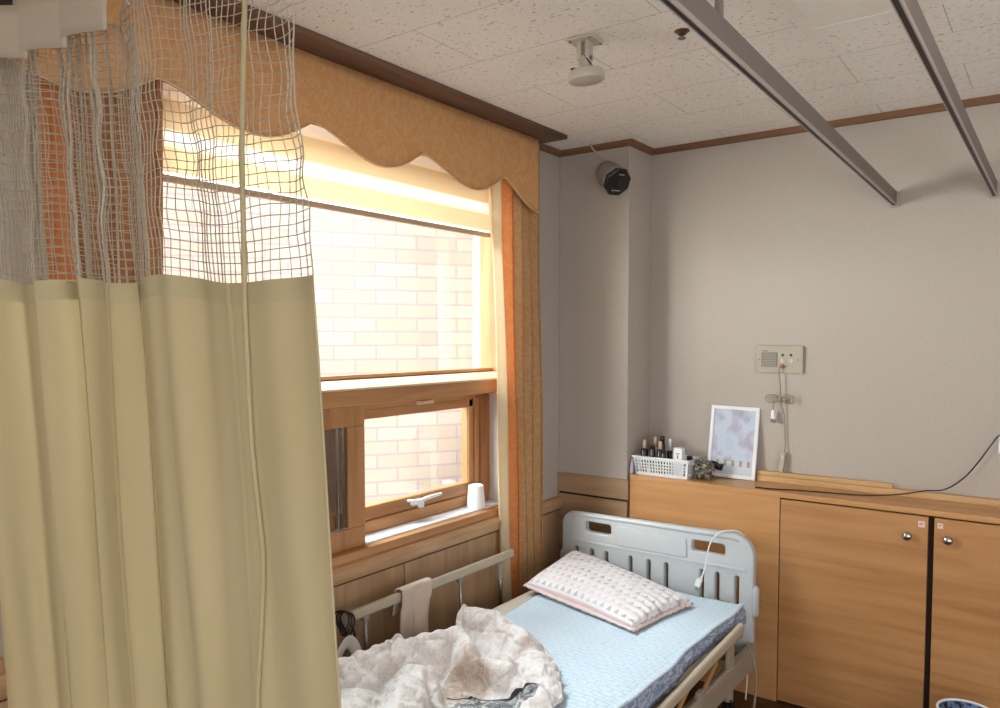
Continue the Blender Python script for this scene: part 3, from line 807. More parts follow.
bm = bmesh.new(); box(bm, .592, .610, 3.2110, 3.2119, SH + .108, SH + .112); box(bm, .598, .604, 3.2110, 3.2119, SH + .088, SH + .104); obj('print', bm, M['switch_dark'], o)
def jar(x, y, r, h, m, label, cat='jar'):
    bm = bmesh.new(); z = SH + .0035
    lathe(bm, [(r, 0), (r, h * .6), (r * .96, h * .62), (r * 1.02, h * .64), (r * 1.02, h * .96), (r * .95, h)], (x, y, z), None, 18)
    tag(obj('cream_jar', bm, m, smooth=False), label, cat, 'toiletries in the white basket')
jar(.560, 3.275, .012, .095, Tn, 'small tan jar behind the upright white carton')
jar(.590, 3.290, .015, .098, W_, 'white jar behind the carton toward the right of the basket')
jar(.634, 3.270, .013, .092, B_, 'black lidded jar at the right end of the basket')
# crinkled bag right of basket
def lump(bm, c, sx, sy, sz, seed, sub=4, amp=.25, sc=14):
    b2 = bmesh.new(); bmesh.ops.create_icosphere(b2, subdivisions=sub, radius=1)
    off = V((seed * 3.1, seed * 1.7, seed * .9)); m = {}
    for v in b2.verts:
        p = V((v.co.x * sx, v.co.y * sy, v.co.z * sz))
        k = 1 + amp * noise.noise(p * sc + off) + amp * .5 * noise.noise(p * sc * 2.6 + off)
        q = p * k
        m[v.index] = bm.verts.new(V(c) + V((q.x, q.y, max(q.z, -sz * .98))))
    for f in b2.faces: bm.faces.new([m[v.index] for v in f.verts])
    b2.free()
bm = bmesh.new(); lump(bm, (.706, 3.268, SH + .041), .036, .055, .041, 3, 4, .5, 38)
tag(obj('crinkled_bag', bm, M['crinkle']), 'dark crinkled cellophane bag slumped between the basket and the framed picture', 'bag')
bm = bmesh.new(); lump(bm, (.758, 3.30, SH + .056), .020, .02, .016, 5, 3, .5, 60)
lump(bm, (.73, 3.29, SH + .068), .02, .02, .014, 9, 3, .5, 60)
tag(obj('hair_tie', bm, M['black'], smooth=True), 'small black scrunched fabric tie resting on the crinkled bag', 'hair tie')
bm = bmesh.new(); lathe(bm, [(.007, 0), (.008, .02), (.007, .045), (.003, .06), (.003, .07)], (.378 + .012, 3.182, SH), Matrix.Rotation(-.05, 3, 'X'), 12)
tag(obj('small_tube', bm, plain('tube_plastic', srgb(186, 180, 206), .4), smooth=True), 'tiny pale lilac tube standing at the cabinet corner left of the basket', 'tube')

# ------------------------------------------------------------------ framed picture
fr = thing('picture_frame', 'white framed pale blue print leaning on the wall above the cabinet', 'picture frame', (.775, 3.36, SH))
tilt = math.radians(8)
FM = Matrix.Rotation(math.radians(4), 3, 'Z') @ Matrix.Rotation(-tilt, 3, 'X') @ Matrix.Rotation(math.radians(1.2), 3, 'Y')
fo = V((.797, 3.338, SH + .003)); fw, fh = .215, .322
def fpt(x, y, z): return fo + FM @ V((x, y, z))
def fbox(bm, x0, x1, y0, y1, z0, z1):
    vs = [bm.verts.new(fpt(x, y, z)) for z in (z0, z1) for y in (y0, y1) for x in (x0, x1)]
    for f in ((0, 2, 3, 1), (4, 5, 7, 6), (0, 1, 5, 4), (2, 6, 7, 3), (0, 4, 6, 2), (1, 3, 7, 5)): bm.faces.new([vs[i] for i in f])
bm = bmesh.new(); b = .016
fbox(bm, -fw / 2, fw / 2, 0, .014, 0, b); fbox(bm, -fw / 2, fw / 2, 0, .014, fh - b, fh)
fbox(bm, -fw / 2, -fw / 2 + b, 0, .014, b, fh - b); fbox(bm, fw / 2 - b, fw / 2, 0, .014, b, fh - b)
obj('frame_border', bm, M['white'], fr, bevel=.002)
bm = bmesh.new(); vs = [bm.verts.new(fpt(x, .005, z)) for x, z in ((-fw / 2 + b, b), (fw / 2 - b, b), (fw / 2 - b, fh - b), (-fw / 2 + b, fh - b))]
f_ = bm.faces.new(vs); uvl = bm.loops.layers.uv.new('UVMap')
for l, uv in zip(f_.loops, ((0, 0), (1, 0), (1, 1), (0, 1))): l[uvl].uv = uv
bmesh.ops.triangulate(bm, faces=bm.faces)
o = obj('print', bm, M['picture'], fr)
bm = bmesh.new(); fbox(bm, -fw / 2 + .004, fw / 2 - .004, .006, .013, .004, fh - .004); obj('backing', bm, M['white'], fr)

# ------------------------------------------------------------------ intercom plate, nurse call cord
ic = thing('nurse_call_panel', 'grey-beige wall panel with speaker square and two round sockets', 'call panel', (.99, 3.4, 1.41))
px0, px1, pz0, pz1 = .890, 1.088, 1.354, 1.472
bm = bmesh.new(); prism(bm, rrect(px0, px1, pz0, pz1, .006, 3), 'y', 3.384, 3.3995); obj('plate', bm, M['switch'], ic, bevel=.002)
bm = bmesh.new(); box(bm, .913, .981, 3.3825, 3.3842, 1.380, 1.443); box(bm, .915, .94, 3.3827, 3.3842, 1.447, 1.451); obj('speaker_grille', bm, M['switch_dark'], ic)
bm = bmesh.new()
for i in range(8): box(bm, .917, .977, 3.3815, 3.3826, 1.385 + i * .0072, 1.3872 + i * .0072)
obj('grille_rib', bm, M['switch'], ic)
Mx = Matrix.Rotation(PI / 2, 3, 'X')
for x in (1.003, 1.038):
    bm = bmesh.new(); lathe(bm, [(.010, 0), (.010, .003), (.0065, .0035), (.005, .002)], (x, 3.384, 1.408), Mx, 18); obj('socket', bm, M['lampwhite'], ic)
    bm = bmesh.new(); lathe(bm, [(.0055, 0), (.005, .002)], (x, 3.384, 1.432), Mx, 14); obj('indicator', bm, M['black'], ic)
for x in (.903, 1.068):
    bm = bmesh.new(); lathe(bm, [(.003, 0), (.0025, .0012)], (x, 3.384, 1.412), Mx, 10); obj('screw', bm, M['switch_dark'], ic)
nc = thing('call_cord', 'beige call button cord with a tied bow of slack hanging from the wall panel', 'cord', (1.0, 3.37, 1.0))
bm = bmesh.new(); lathe(bm, [(.009, 0), (.009, .012), (.006, .02)], (1.003, 3.384, 1.383), Mx, 14); obj('plug', bm, M['tan'], nc, smooth=True)
bm = bmesh.new()
tube(bm, smooth_path([(1.003, 3.366, 1.382), (.995, 3.366, 1.365), (.998, 3.376, 1.30), (1.000, 3.372, 1.24), (1.012, 3.385, 1.18), (1.018, 3.39, 1.10), (1.020, 3.388, 1.03), (1.018, 3.38, 1.005)], 6), .0024, 8)
kn = V((1.001, 3.372, 1.238))
for sgn in (-1, 1):
    for k in range(3):
        w_ = .044 + .010 * k; hh = .007 + .007 * k; pts = []
        for i in range(20):
            a = 2 * PI * i / 20
            pts.append(kn + V((sgn * (w_ / 2 * (1 - math.cos(a))), -.002 * k + .003 * math.sin(a), hh * math.sin(a) * (.6 + .4 * math.sin(a / 2)) + .004)))
        tube(bm, pts, .0014, 6, closed=True)
tube(bm, smooth_path([kn + V((-.03, 0, -.01)), kn + V((-.028, -.002, -.03)), kn + V((-.03, 0, -.05))], 5), .002, 6)
obj('cord_wire', bm, M['cord'], nc, smooth=True)
bm = bmesh.new(); obox(bm, kn, .009, .016, .018); obj('tie', bm, M['cord'], nc, bevel=.002)
bm = bmesh.new(); obox(bm, kn + V((-.031, 0, -.068)), .016, .010, .034); obox(bm, kn + V((-.031, 0, -.050)), .010, .008, .008); o = obj('end_connector', bm, M['white'], nc, bevel=.002)
bm = bmesh.new(); obox(bm, kn + V((-.029, -.001, -.092)), .020, .012, .016, Matrix.Rotation(.2, 3, 'Y')); obj('connector_tip', bm, M['switch_dark'], o, bevel=.001)
bm = bmesh.new()
Hm = Matrix.Rotation(.10, 3, 'Y') @ Matrix.Rotation(-.14, 3, 'X')
obox(bm, (1.012, 3.376, .968), .022, .018, .088, Hm); o = obj('handset', bm, M['switch'], nc, bevel=.004)
bm = bmesh.new(); obox(bm, V((1.012, 3.376, .968)) + Hm @ V((0, -.0095, .02)), .010, .003, .018, Hm); obj('call_button', bm, M['lampwhite'], o, bevel=.001)

# outlet and black cable
ol = thing('wall_outlet', 'white wall outlet at the right edge above the cabinet', 'outlet', (1.86, 3.4, 1.13))
bm = bmesh.new(); prism(bm, rrect(1.795, 1.87, 1.075, 1.15, .006, 3), 'y', 3.388, 3.3995); obj('plate', bm, M['white'], ol, bevel=.002)
bm = bmesh.new(); lathe(bm, [(.02, 0), (.02, .002), (.018, .0025)], (1.832, 3.388, 1.112), Mx, 18); obj('socket', bm, M['ledge'], ol)
bm = bmesh.new()
pts = [(.955, 3.195, SH + .004), (1.02, 3.20, SH + .003), (1.10, 3.23, SH + .003), (1.22, 3.255, SH + .003), (1.36, 3.29, SH + .003), (1.47, 3.335, SH + .012), (1.56, 3.353, SH + .034), (1.63, 3.358, .925), (1.69, 3.37, .975), (1.735, 3.38, 1.04), (1.775, 3.378, 1.11), (1.80, 3.375, 1.145), (1.84, 3.36, 1.14), (1.845, 3.375, 1.115)]
tube(bm, smooth_path(pts, 8), .0026, 8)
tag(obj('power_cable', bm, M['black'], smooth=True), 'thin black cable curving down the wall and lying along the cabinet top', 'cable')

# ------------------------------------------------------------------ ceiling fittings
lp = thing('ceiling_fixture', 'small off-white round fixture on a square ceiling plate, turned downward', 'ceiling fixture', (.795, 2.034, RH))
bm = bmesh.new(); obox(bm, (.795, 2.034, RH - .004), .085, .085, .008, Matrix.Rotation(.15, 3, 'Z')); o = obj('mounting_plate', bm, M['lampwhite'], lp, bevel=.003)
bm = bmesh.new()
for a, b in ((-1, -1), (1, 1), (1, -1), (-1, 1)): lathe(bm, [(.004, 0), (.004, .003)], (.795 + a * .033, 2.034 + b * .033, RH - .011), None, 10)
bm.free()
for a, b in ((-1, -1), (1, 1), (1, -1), (-1, 1)): bm = bmesh.new(); lathe(bm, [(.004, 0), (.004, .003)], (.795 + a * .033, 2.034 + b * .033, RH - .011), None, 10); obj('screw', bm, M['switch_dark'], o)
bm = bmesh.new(); obox(bm, (.782, 2.034, RH - .034), .014, .036, .055); obox(bm, (.808, 2.034, RH - .034), .012, .032, .055); tube(bm, [(.778, 2.034, RH - .055), (.814, 2.034, RH - .055)], .009, 12)
obox(bm, (.796, 2.034, RH - .064), .030, .026, .032)
obj('bracket', bm, M['lampwhite'], lp, bevel=.002)
tm = Matrix.Rotation(math.radians(4), 3, 'X') @ Matrix.Rotation(math.radians(-3), 3, 'Y') @ Matrix.Rotation(PI, 3, 'X')
hc = V((.796, 2.034, RH - .066))
bm = bmesh.new(); lathe(bm, [(.016, 0), (.018, .014), (.042, .022), (.051, .027), (.055, .036), (.056, .050), (.054, .054)], hc, tm, 36); o = obj('housing', bm, M['lampwhite'], lp, smooth=True)
o.modifiers.new('es', 'EDGE_SPLIT').split_angle = .6
bm = bmesh.new(); lathe(bm, [(.054, .0535), (.051, .056), (.001, .057)], hc, tm, 36); obj('lens', bm, plain('fixture_lens', srgb(178, 166, 158), .4), lp, smooth=True)
bm = bmesh.new(); tube(bm, smooth_path([(.800, 2.02, RH - .05), (.82, 2.02, RH - .075), (.835, 2.025, RH - .098)], 6), .002, 6); obox(bm, (.768, 2.015, RH - .090), .014, .014, .012); obj('wire', bm, M['black'], lp)

bm = bmesh.new(); lathe(bm, [(.022, 0), (.022, .002), (.014, .004), (.012, .010), (.006, .014)], (1.056, 2.142, RH), Matrix.Rotation(PI, 3, 'X'), 20)
sp_ = thing('sprinkler_head', 'tiny dark metal sprinkler head set in the ceiling tiles', 'sprinkler', (1.056, 2.142, RH))
obj('rosette', bm, plain('bronze', srgb(96, 78, 62), .35, .6), sp_, smooth=True)
bm = bmesh.new(); lathe(bm, [(.012, 0), (.010, .003)], (1.056, 2.142, RH - .022), None, 14); obj('deflector', bm, M['switch_dark'], sp_)

cl = thing('ceiling_light', 'unlit white recessed rectangular light panel between the two ceiling tracks', 'ceiling light', (1.53, 1.7, RH))
bm = bmesh.new(); z = RH
fx0, fx1, fy0, fy1 = 1.342, 1.70, 1.05, 2.37
for a in ((fx0, fx0 + .03, fy0, fy1), (fx1 - .03, fx1, fy0, fy1), (fx0 + .03, fx1 - .03, fy0, fy0 + .03), (fx0 + .03, fx1 - .03, fy1 - .03, fy1)): box(bm, a[0], a[1], a[2], a[3], RH - .006, RH - .0005)
obj('frame', bm, M['lampglass'], cl)
bm = bmesh.new(); box(bm, fx0 + .028, fx1 - .028, fy0 + .028, fy1 - .028, RH - .005, RH - .0006); obj('diffuser', bm, M['lampglass'], cl)

# ------------------------------------------------------------------ security camera
cm = thing('security_camera', 'grey cylindrical camera with a black faceted front high on the pillar', 'camera', (.25, 3.17, 2.22))
cpos = V((.358, 3.07, 2.203)); dirn = (V((1.972, 0, 1.51)) + V((1.8, 1.0, -1.9)) - cpos).normalized()
q = dirn.to_track_quat('Z', 'Y').to_matrix()
bm = bmesh.new(); lathe(bm, [(.034, -.125), (.050, -.112), (.058, -.07), (.060, -.02), (.060, .0)], cpos, q, 28); obj('housing', bm, M['camgrey'], cm, smooth=True)
bm = bmesh.new(); lathe(bm, [(.060, 0), (.066, .004), (.066, .016), (.060, .022), (.001, .0225)], cpos, q @ Matrix.Rotation(PI / 8, 3, 'Z'), 8); o = obj('front_cover', bm, M['black'], cm, bevel=.004)
bm = bmesh.new(); lathe(bm, [(.018, .0226), (.017, .026), (.012, .027)], cpos, q, 20)
obj('lens', bm, M['bottle_black'], o, smooth=True)
bm = bmesh.new()
obox(bm, cpos + q @ V((-.018, -.036, .0235)), .006, .006, .002, q); obj('marking', bm, M['lampwhite'], o); bm = bmesh.new(); obox(bm, cpos + q @ V((.004, -.036, .0235)), .026, .0035, .002, q); obj('marking', bm, M['lampwhite'], o); bm = bmesh.new(); obox(bm, cpos + q @ V((.004, .038, .0235)), .028, .003, .002, q)
obj('marking', bm, M['lampwhite'], o)
bm = bmesh.new(); tube(bm, [cpos - dirn * .09, (.245, 3.14, 2.235), (.245, 3.169, 2.235)], .012, 12); lathe(bm, [(.03, 0), (.03, .006), (.02, .012)], (.245, 3.17, 2.235), Mx, 20)
obj('mount_arm', bm, M['camgrey'], cm, smooth=True)
bm = bmesh.new(); tube(bm, smooth_path([(.268, 3.13, 2.25), (.26, 3.155, 2.29), (.235, 3.16, 2.34), (.205, 3.135, 2.374), (.195, 3.12, 2.399)], 5), .003, 6); obj('cable', bm, M['lampwhite'], cm, smooth=True)

# ------------------------------------------------------------------ hospital bed
bed = thing('hospital_bed', 'single hospital bed with a pale grey moulded headboard below the window', 'bed', (.58, 2.0, 0))
HX0, HX1, HZ0, HZ1 = .118, 1.012, .235, .715
out = []
r = .085
for cx_, cz_, a in ((HX1 - r, HZ1 - r, 0), (HX0 + r * .7, HZ1 - .012 - r * .7, PI / 2)):
    rr = r if a == 0 else r * .7
    for k in range(9):
        t_ = a + PI / 2 * k / 8; out.append((cx_ + rr * math.cos(t_), cz_ + rr * math.sin(t_)))
out += [(HX0, HZ0 + .03), (HX0 + .02, HZ0), (HX1 - .02, HZ0), (HX1, HZ0 + .03)]
def slot(x0, x1, z0, z1, r=.012): return rrect(x0, x1, z0, z1, r, 4)
holes = [slot(.243, .372, .622, .668), slot(.752, .893, .618, .664)]
for x in (.195, .275, .350, .470, .556, .638, .797, .862, .944): holes.append(slot(x - .009, x + .009, .37 if x < .9 else .335, .545, .0088))
HY0, HY1 = 3.015, 3.052
hb = plate('headboard', out, holes, HY0, HY1, M['abs'], bed, .007)
plate('headboard_panel', [(.395, .59), (.40, .665), (.415, .672), (.715, .668), (.728, .66), (.733, .59), (.72, .583), (.41, .583)], [], HY0 - .007, HY0 + .004, M['abs'], hb, .004)
bm = bmesh.new(); box(bm, HX0 + .03, HX1 - .03, HY0 - .004, HY0 + .002, .566, .580); obj('ridge', bm, M['abs'], hb, bevel=.003)
bm = bmesh.new()
tube(bm, smooth_path([(HX0 + .05, HY0 + .01, HZ1 - .022), (HX0 + .12, HY0 + .006, HZ1 - .018), (.56, HY0 + .004, HZ1 - .014), (HX1 - .12, HY0 + .006, HZ1 - .014), (HX1 - .06, HY0 + .01, HZ1 - .024)], 8), .013, 12)
obj('top_roll', bm, M['abs'], hb, smooth=True)
bm = bmesh.new()
for x in (HX1 + .002, HX0 - .002):
    lathe(bm, [(.012, -.10), (.016, -.09), (.016, .01), (.011, .022), (.004, .026)], (x, 3.032, .49), None, 14)
    obj('corner_bumper', bm, M['abs'], hb, smooth=True); bm = bmesh.new()
# footboard (mostly outside the frame)
plate('footboard', [(.13, .25), (1.0, .25), (1.01, .58), (.95, .62), (.18, .62), (.12, .58)], [slot(.35, .78, .52, .56)], .975, 1.01, M['abs'], bed, .006)
# frame
bm = bmesh.new()
box(bm, 1.0, 1.034, 1.01, 3.01, .205, .29); box(bm, .14, .175, 1.01, 3.01, .205, .29)
for y in (1.05, 1.6, 2.2, 2.95): box(bm, .15, 1.02, y - .02, y + .02, .22, .27)
obj('bed_frame', bm, M['bedframe'], bed, bevel=.004)
bm = bmesh.new(); box(bm, .19, .985, 1.05, 2.98, .315, .342)
for x in (.25, .93): box(bm, x - .015, x + .015, 1.1, 2.95, .27, .315)
obj('mattress_platform', bm, M['bedframe'], bed, bevel=.003)
for x in (.2, .97):
    for y in (1.15, 2.86):
        bm = bmesh.new(); tube(bm, [(x, y, .22), (x, y, .10)], .02, 12); o = obj('leg', bm, M['bedframe'], bed)
        bm = bmesh.new(); lathe(bm, [(.045, -.012), (.05, -.008), (.05, .008), (.045, .012)], (x, y, .05), Matrix.Rotation(PI / 2, 3, 'Y'), 20); box(bm, x - .018, x - .014, y - .02, y + .02, .05, .11); box(bm, x + .014, x + .018, y - .02, y + .02, .05, .11); obj('caster', bm, M['black'], o)
# raised side rail by the window
def side_rail(x, ya, yb, zt, posts, zb, name='side_rail'):
    bm = bmesh.new()
    prism(bm, rrect(x - .011, x + .011, zt - .036, zt, .009, 3), 'y', ya, yb); R_ = obj(name, bm, M['rail_paint'], bed, bevel=.003)
    bm = bmesh.new()
    for y in posts:
        tube(bm, [(x, y, zt - .034), (x, y + .01, zb)], .0068, 10); obj('rail_post', bm, M['steel'], R_, smooth=True); bm = bmesh.new()
        obox(bm, (x, y, zt - .042), .02, .026, .018); obj('rail_bracket', bm, M['bedframe'], R_, bevel=.002); bm = bmesh.new()
    obox(bm, (x + .008, yb - .10, zt - .07), .018, .03, .07)
    obj('rail_catch', bm, M['bedframe'], R_, bevel=.002)
    bm = bmesh.new(); box(bm, x - .014, x + .014, ya, yb, zb - .03, zb); obj('lower_bar', bm, M['bedframe'], R_, bevel=.003)
side_rail(.10, 1.684, 2.635, .603, (1.776, 1.98, 2.283, 2.545), .34)
# folded-down side rail on the room side
bm = bmesh.new(); prism(bm, rrect(1.034, 1.058, .412, .449, .009, 3), 'y', 1.45, 2.775)
for v_ in bm.verts: v_.co.z -= .05 * (2.775 - v_.co.y)
bm.verts.ensure_lookup_table(); R_ = obj('side_rail', bm, M['rail_paint'], bed, bevel=.003)
bm = bmesh.new(); prism(bm, rrect(1.037, 1.055, .300, .325, .006, 3), 'y', 1.40, 2.66); obj('lower_bar', bm, M['bedframe'], R_, bevel=.002)
bm = bmesh.new()
for y in (1.62, 1.87, 2.12, 2.37):
    obox(bm, (1.049, y + .07, .355), .010, .17, .014, Matrix.Rotation(math.radians(26), 3, 'X')); obj('rail_strut', bm, M['tan'], R_, bevel=.002); bm = bmesh.new()
    obox(bm, (1.047, y, .32), .018, .04, .05); obj('rail_bracket', bm, M['bedframe'], R_, bevel=.003); bm = bmesh.new()
obox(bm, (1.045, 2.66, .35), .016, .05, .13)
obj('rail_bracket', bm, M['bedframe'], R_, bevel=.003)

# mattress
bm = bmesh.new(); box(bm, .185, .982, 1.05, 2.955, .345, .444); tag(obj('mattress', bm, M['mattress'], bevel=.025, seg=4), 'cream covered mattress showing beside the blue pad on the hospital bed', 'mattress')
# quilted pad
pd = thing('quilted_pad', 'light blue quilted mattress pad covering the bed under the pillow', 'bed pad', (.63, 2.0, .445))
bm = bmesh.new()
def padz(x, y):
    return .4515 + .003 * noise.noise(V((x * 5, y * 4, 0))) + .0015 * noise.noise(V((x * 14, y * 14, 3)))
PX1 = lambda y: 1.000 + .006 * math.sin(y * 9 + 1) + .003 * math.sin(y * 23)
def padf(u, v):
    y = 1.08 + 1.86 * v; x0 = .29 + .012 * math.sin(y * 9) ; x = x0 + (PX1(y) - x0) * u
    return V((x, y, padz(x, y) + .006 * (u > .97)))
sheet(bm, padf, 90, 160); o = obj('pad_top', bm, M['pad'], pd, smooth=True); md = o.modifiers.new('s', 'SOLIDIFY'); md.thickness = .006; md.offset = 1
bm = bmesh.new()
def padside(u, v):
    y = 1.08 + 1.86 * u; x = PX1(y) + .006 * math.sin(v * 3) + .005 * noise.noise(V((y * 12, v * 3, 1)))
    return V((x - .004 + .008 * v, y, padz(PX1(y), y) + .004 - (.060 + .008 * math.sin(y * 7)) * v))
sheet(bm, padside, 200, 8); o = obj('pad_side', bm, M['pad_side'], pd, smooth=True); md = o.modifiers.new('s', 'SOLIDIFY'); md.thickness = .004

# pillow
pw = thing('pillow', 'flat pillow printed with rows of small grey and pink triangles', 'pillow', (.60, 2.60, .50))
pang = math.radians(-15)
corners = [V((.215, 2.575)), V((.775, 2.425)), V((.835, 2.80)), V((.235, 2.925))]
cz = (.488, .478, .482, .548)
def pilpt(u, v, side):
    a = corners[0].lerp(corners[1], u); b = corners[3].lerp(corners[2], u); p = a.lerp(b, v)
    # slightly pinched edges
    k = 4 * u * (1 - u); m = 4 * v * (1 - v)
    cpt = (corners[0] + corners[1] + corners[2] + corners[3]) / 4
    p = p + (cpt - p) * (.05 * (1 - abs(2 * u - 1)) * (1 - m) + .035 * (1 - abs(2 * v - 1)) * (1 - k))
    hgt = (max(0, k) ** .32) * (max(0, m) ** .32)
    wr = .006 * noise.noise(V((p.x * 14, p.y * 14, side))) * hgt
    z = (cz[0] * (1 - u) + cz[1] * u) * (1 - v) + (cz[3] * (1 - u) + cz[2] * u) * v + side * (.050 if side > 0 else .022) * hgt + wr
    if u > .8: z += .004 * math.sin(v * 60) * ((u - .8) / .2)
    return V((p.x, p.y, z))
bm = bmesh.new(); uvl = bm.loops.layers.uv.new('UVMap')
for side in (1, -1):
    nu, nv = 90, 60
    g_ = [[bm.verts.new(pilpt(i / nu, j / nv, side)) for j in range(nv + 1)] for i in range(nu + 1)]
    for i in range(nu):
        for j in range(nv):
            f_ = bm.faces.new((g_[i][j], g_[i + 1][j], g_[i + 1][j + 1], g_[i][j + 1]))
            for l, (a, b) in zip(f_.loops, ((i, j), (i + 1, j), (i + 1, j + 1), (i, j + 1))): l[uvl].uv = (a / nu, b / nv)
bmesh.ops.remove_doubles(bm, verts=bm.verts, dist=1e-5)
obj('pillow_case', bm, M['pillow'], pw, smooth=True)
bm = bmesh.new()
ed = [pilpt(i / 40, 0, 1) for i in range(40)] + [pilpt(1, i / 30, 1) for i in range(30)] + [pilpt(1 - i / 40, 1, 1) for i in range(40)] + [pilpt(0, 1 - i / 30, 1) for i in range(30)]
cpt = V((.51, 2.68, .50))
for i in range(len(ed)):
    a, b = ed[i], ed[(i + 1) % len(ed)]
    def o_(p, k): d = (p - cpt); d.z = 0; return p + d.normalized() * .014 + V((0, 0, .003 * math.sin(k * 2.1) - .008))
    v4 = [bm.verts.new(p) for p in (a, b, o_(b, (i + 1) % len(ed)), o_(a, i))]
    bm.faces.new(v4)
bmesh.ops.remove_doubles(bm, verts=bm.verts, dist=1e-5)
o = obj('flange', bm, M['pink'], pw, smooth=True); md = o.modifiers.new('s', 'SOLIDIFY'); md.thickness = .007

# ------------------------------------------------------------------ duvet : crumpled heap relaxed as cloth
import numpy as np
dv = thing('duvet', 'crumpled pale floral duvet bunched up on the near half of the bed', 'duvet', (.55, 1.6, .495))
def np_lerp(k, t):
    k = np.array(k); return np.interp(t, k[:, 0], k[:, 1])
def relax_cloth(NU, NV, embed, height, excess, floor, iters=260, attract=.02, seed=1, bend=.35, lim=.05):
    rs = np.random.RandomState(seed)
    u, v = np.meshgrid(np.linspace(0, 1, NU), np.linspace(0, 1, NV), indexing='ij')
    x, y = embed(u, v); z = height(x, y)
    P0 = np.stack([x, y, z], -1); P_ = P0.copy()
    # smooth random start so that the spare length buckles into folds
    nz = rs.randn(NU, NV, 3)
    for _ in range(6):
        nz = (nz + np.roll(nz, 1, 0) + np.roll(nz, -1, 0) + np.roll(nz, 1, 1) + np.roll(nz, -1, 1)) / 5
    P_ += nz * np.array([.01, .01, .05])
    cons = []
    for di, dj, st in ((1, 0, 1.), (0, 1, 1.), (1, 1, .5), (1, -1, .5), (3, 0, bend), (0, 3, bend)):
        i, j = np.meshgrid(np.arange(NU), np.arange(NV), indexing='ij')
        ok = (i + di < NU) & (j + dj < NV) & (j + dj >= 0)
        i, j = i[ok], j[ok]
        a = i * NV + j; b = (i + di) * NV + j + dj
        L = np.linalg.norm(P0.reshape(-1, 3)[a] - P0.reshape(-1, 3)[b], axis=1)
        ex = excess(u.reshape(-1)[a], v.reshape(-1)[a])
        for par in range(2):
            key = ((i // max(1, di)) if di else (j // max(1, abs(dj)))) % 2 == par
            cons.append((a[key], b[key], L[key] * (1 + ex[key] * (1. if di < 3 and dj < 3 else .86)), st))
    Q = P_.reshape(-1, 3); T = P0.reshape(-1, 3)
    for it in range(iters):
        Q[:, 2] -= .0006
        for a, b, L, st in cons:
            d = Q[b] - Q[a]; l = np.linalg.norm(d, axis=1) + 1e-9
            if st == bend:
                k = np.where(l < L * .9, (l - L * .9) / l, 0.)
            else: k = (l - L) / l
            c = d * (k * .5 * st)[:, None]
            Q[a] += c; Q[b] -= c
        df = T - Q; n_ = np.linalg.norm(df, axis=1)
        Q += df * (attract + .25 * np.clip(n_ - lim, 0, 1) / (n_ + 1e-9))[:, None]
        Q[:, 2] = np.maximum(Q[:, 2], floor)
    return Q.reshape(NU, NV, 3), u, v
RID = [  # ridges of the heap: (x0,y0,x1,y1,height,width)
    (.295, 2.07, .42, 2.09, .105, .040), (.42, 2.09, .58, 2.02, .095, .050), (.46, 1.97, .60, 1.90, .060, .035),
    (.64, 1.99, .74, 1.90, .060, .050), (.78, 1.86, .84, 1.66, .055, .050), (.70, 1.80, .82, 1.78, .060, .028),
    (.44, 1.86, .55, 1.78, .120, .035), (.44, 1.84, .37, 1.68, .130, .045), (.36, 1.66, .34, 1.46, .135, .060),
    (.30, 1.93, .36, 1.96, .040, .035), (.26, 1.84, .23, 1.40, .028, .040), (.55, 1.76, .68, 1.80, .090, .028),
    (.50, 1.58, .62, 1.38, .11, .06), (.74, 1.52, .80, 1.3, .08, .07), (.34, 1.93, .40, 1.90, .05, .03), (.46, 1.38, .5, 1.2, .10, .1)]
def dh(x, y):
    h = np.full_like(x, .018)
    for x0, y0, x1, y1, hh, w_ in RID:
        dx, dy = x1 - x0, y1 - y0
        t_ = np.clip(((x - x0) * dx + (y - y0) * dy) / (dx * dx + dy * dy), 0, 1)
        d2 = (x - x0 - t_ * dx) ** 2 + (y - y0 - t_ * dy) ** 2
        h = np.maximum(h, .018 + hh * np.exp(-d2 / (2 * w_ * w_) ) )
    # hollow between the big fold and the flap
    h -= .045 * np.exp(-(((x - .60) / .05) ** 2 + ((y - 1.70) / .04) ** 2))
    return .456 + h
def demb(u, v):
    fx = np_lerp([(0, .20), (.12, .255), (.24, .345), (.33, .285), (.5, .40), (.65, .58), (.8, .72), (1, .845)], u)
    fy = np_lerp([(0, 1.60), (.12, 1.90), (.24, 1.99), (.33, 2.09), (.5, 2.165), (.65, 2.10), (.8, 2.0), (1, 1.83)], u)
    nx = np_lerp([(0, .20), (1, .97)], u); ny = 1.06 + 0 * u
    return fx + (nx - fx) * v, fy + (ny - fy) * v
D, du, dw = relax_cloth(96, 110, demb, dh, lambda a, b: .19 + .06 * b, .459, 220, .022, 1, .35, .032)
bm = bmesh.new()
NUd, NVd = D.shape[:2]
gv = [[bm.verts.new(D[i, j]) for j in range(NVd)] for i in range(NUd)]
bm.verts.index_update()
for i in range(NUd - 1):
    for j in range(NVd - 1):
        f_ = bm.faces.new((gv[i][j], gv[i + 1][j], gv[i + 1][j + 1], gv[i][j + 1]))
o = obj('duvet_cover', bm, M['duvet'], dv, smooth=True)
md = o.modifiers.new('sm', 'SMOOTH'); md.factor = .5; md.iterations = 2
md = o.modifiers.new('s', 'SOLIDIFY'); md.thickness = .012; md.offset = -1
md = o.modifiers.new('sub', 'SUBSURF'); md.levels = 1; md.render_levels = 1
vt_ = bpy.data.textures.new('puff', 'VORONOI'); vt_.noise_scale = .09
md = o.modifiers.new('d1', 'DISPLACE'); md.texture = vt_; md.strength = .006; md.mid_level = .35; md.texture_coords = 'LOCAL'
bm = bmesh.new()
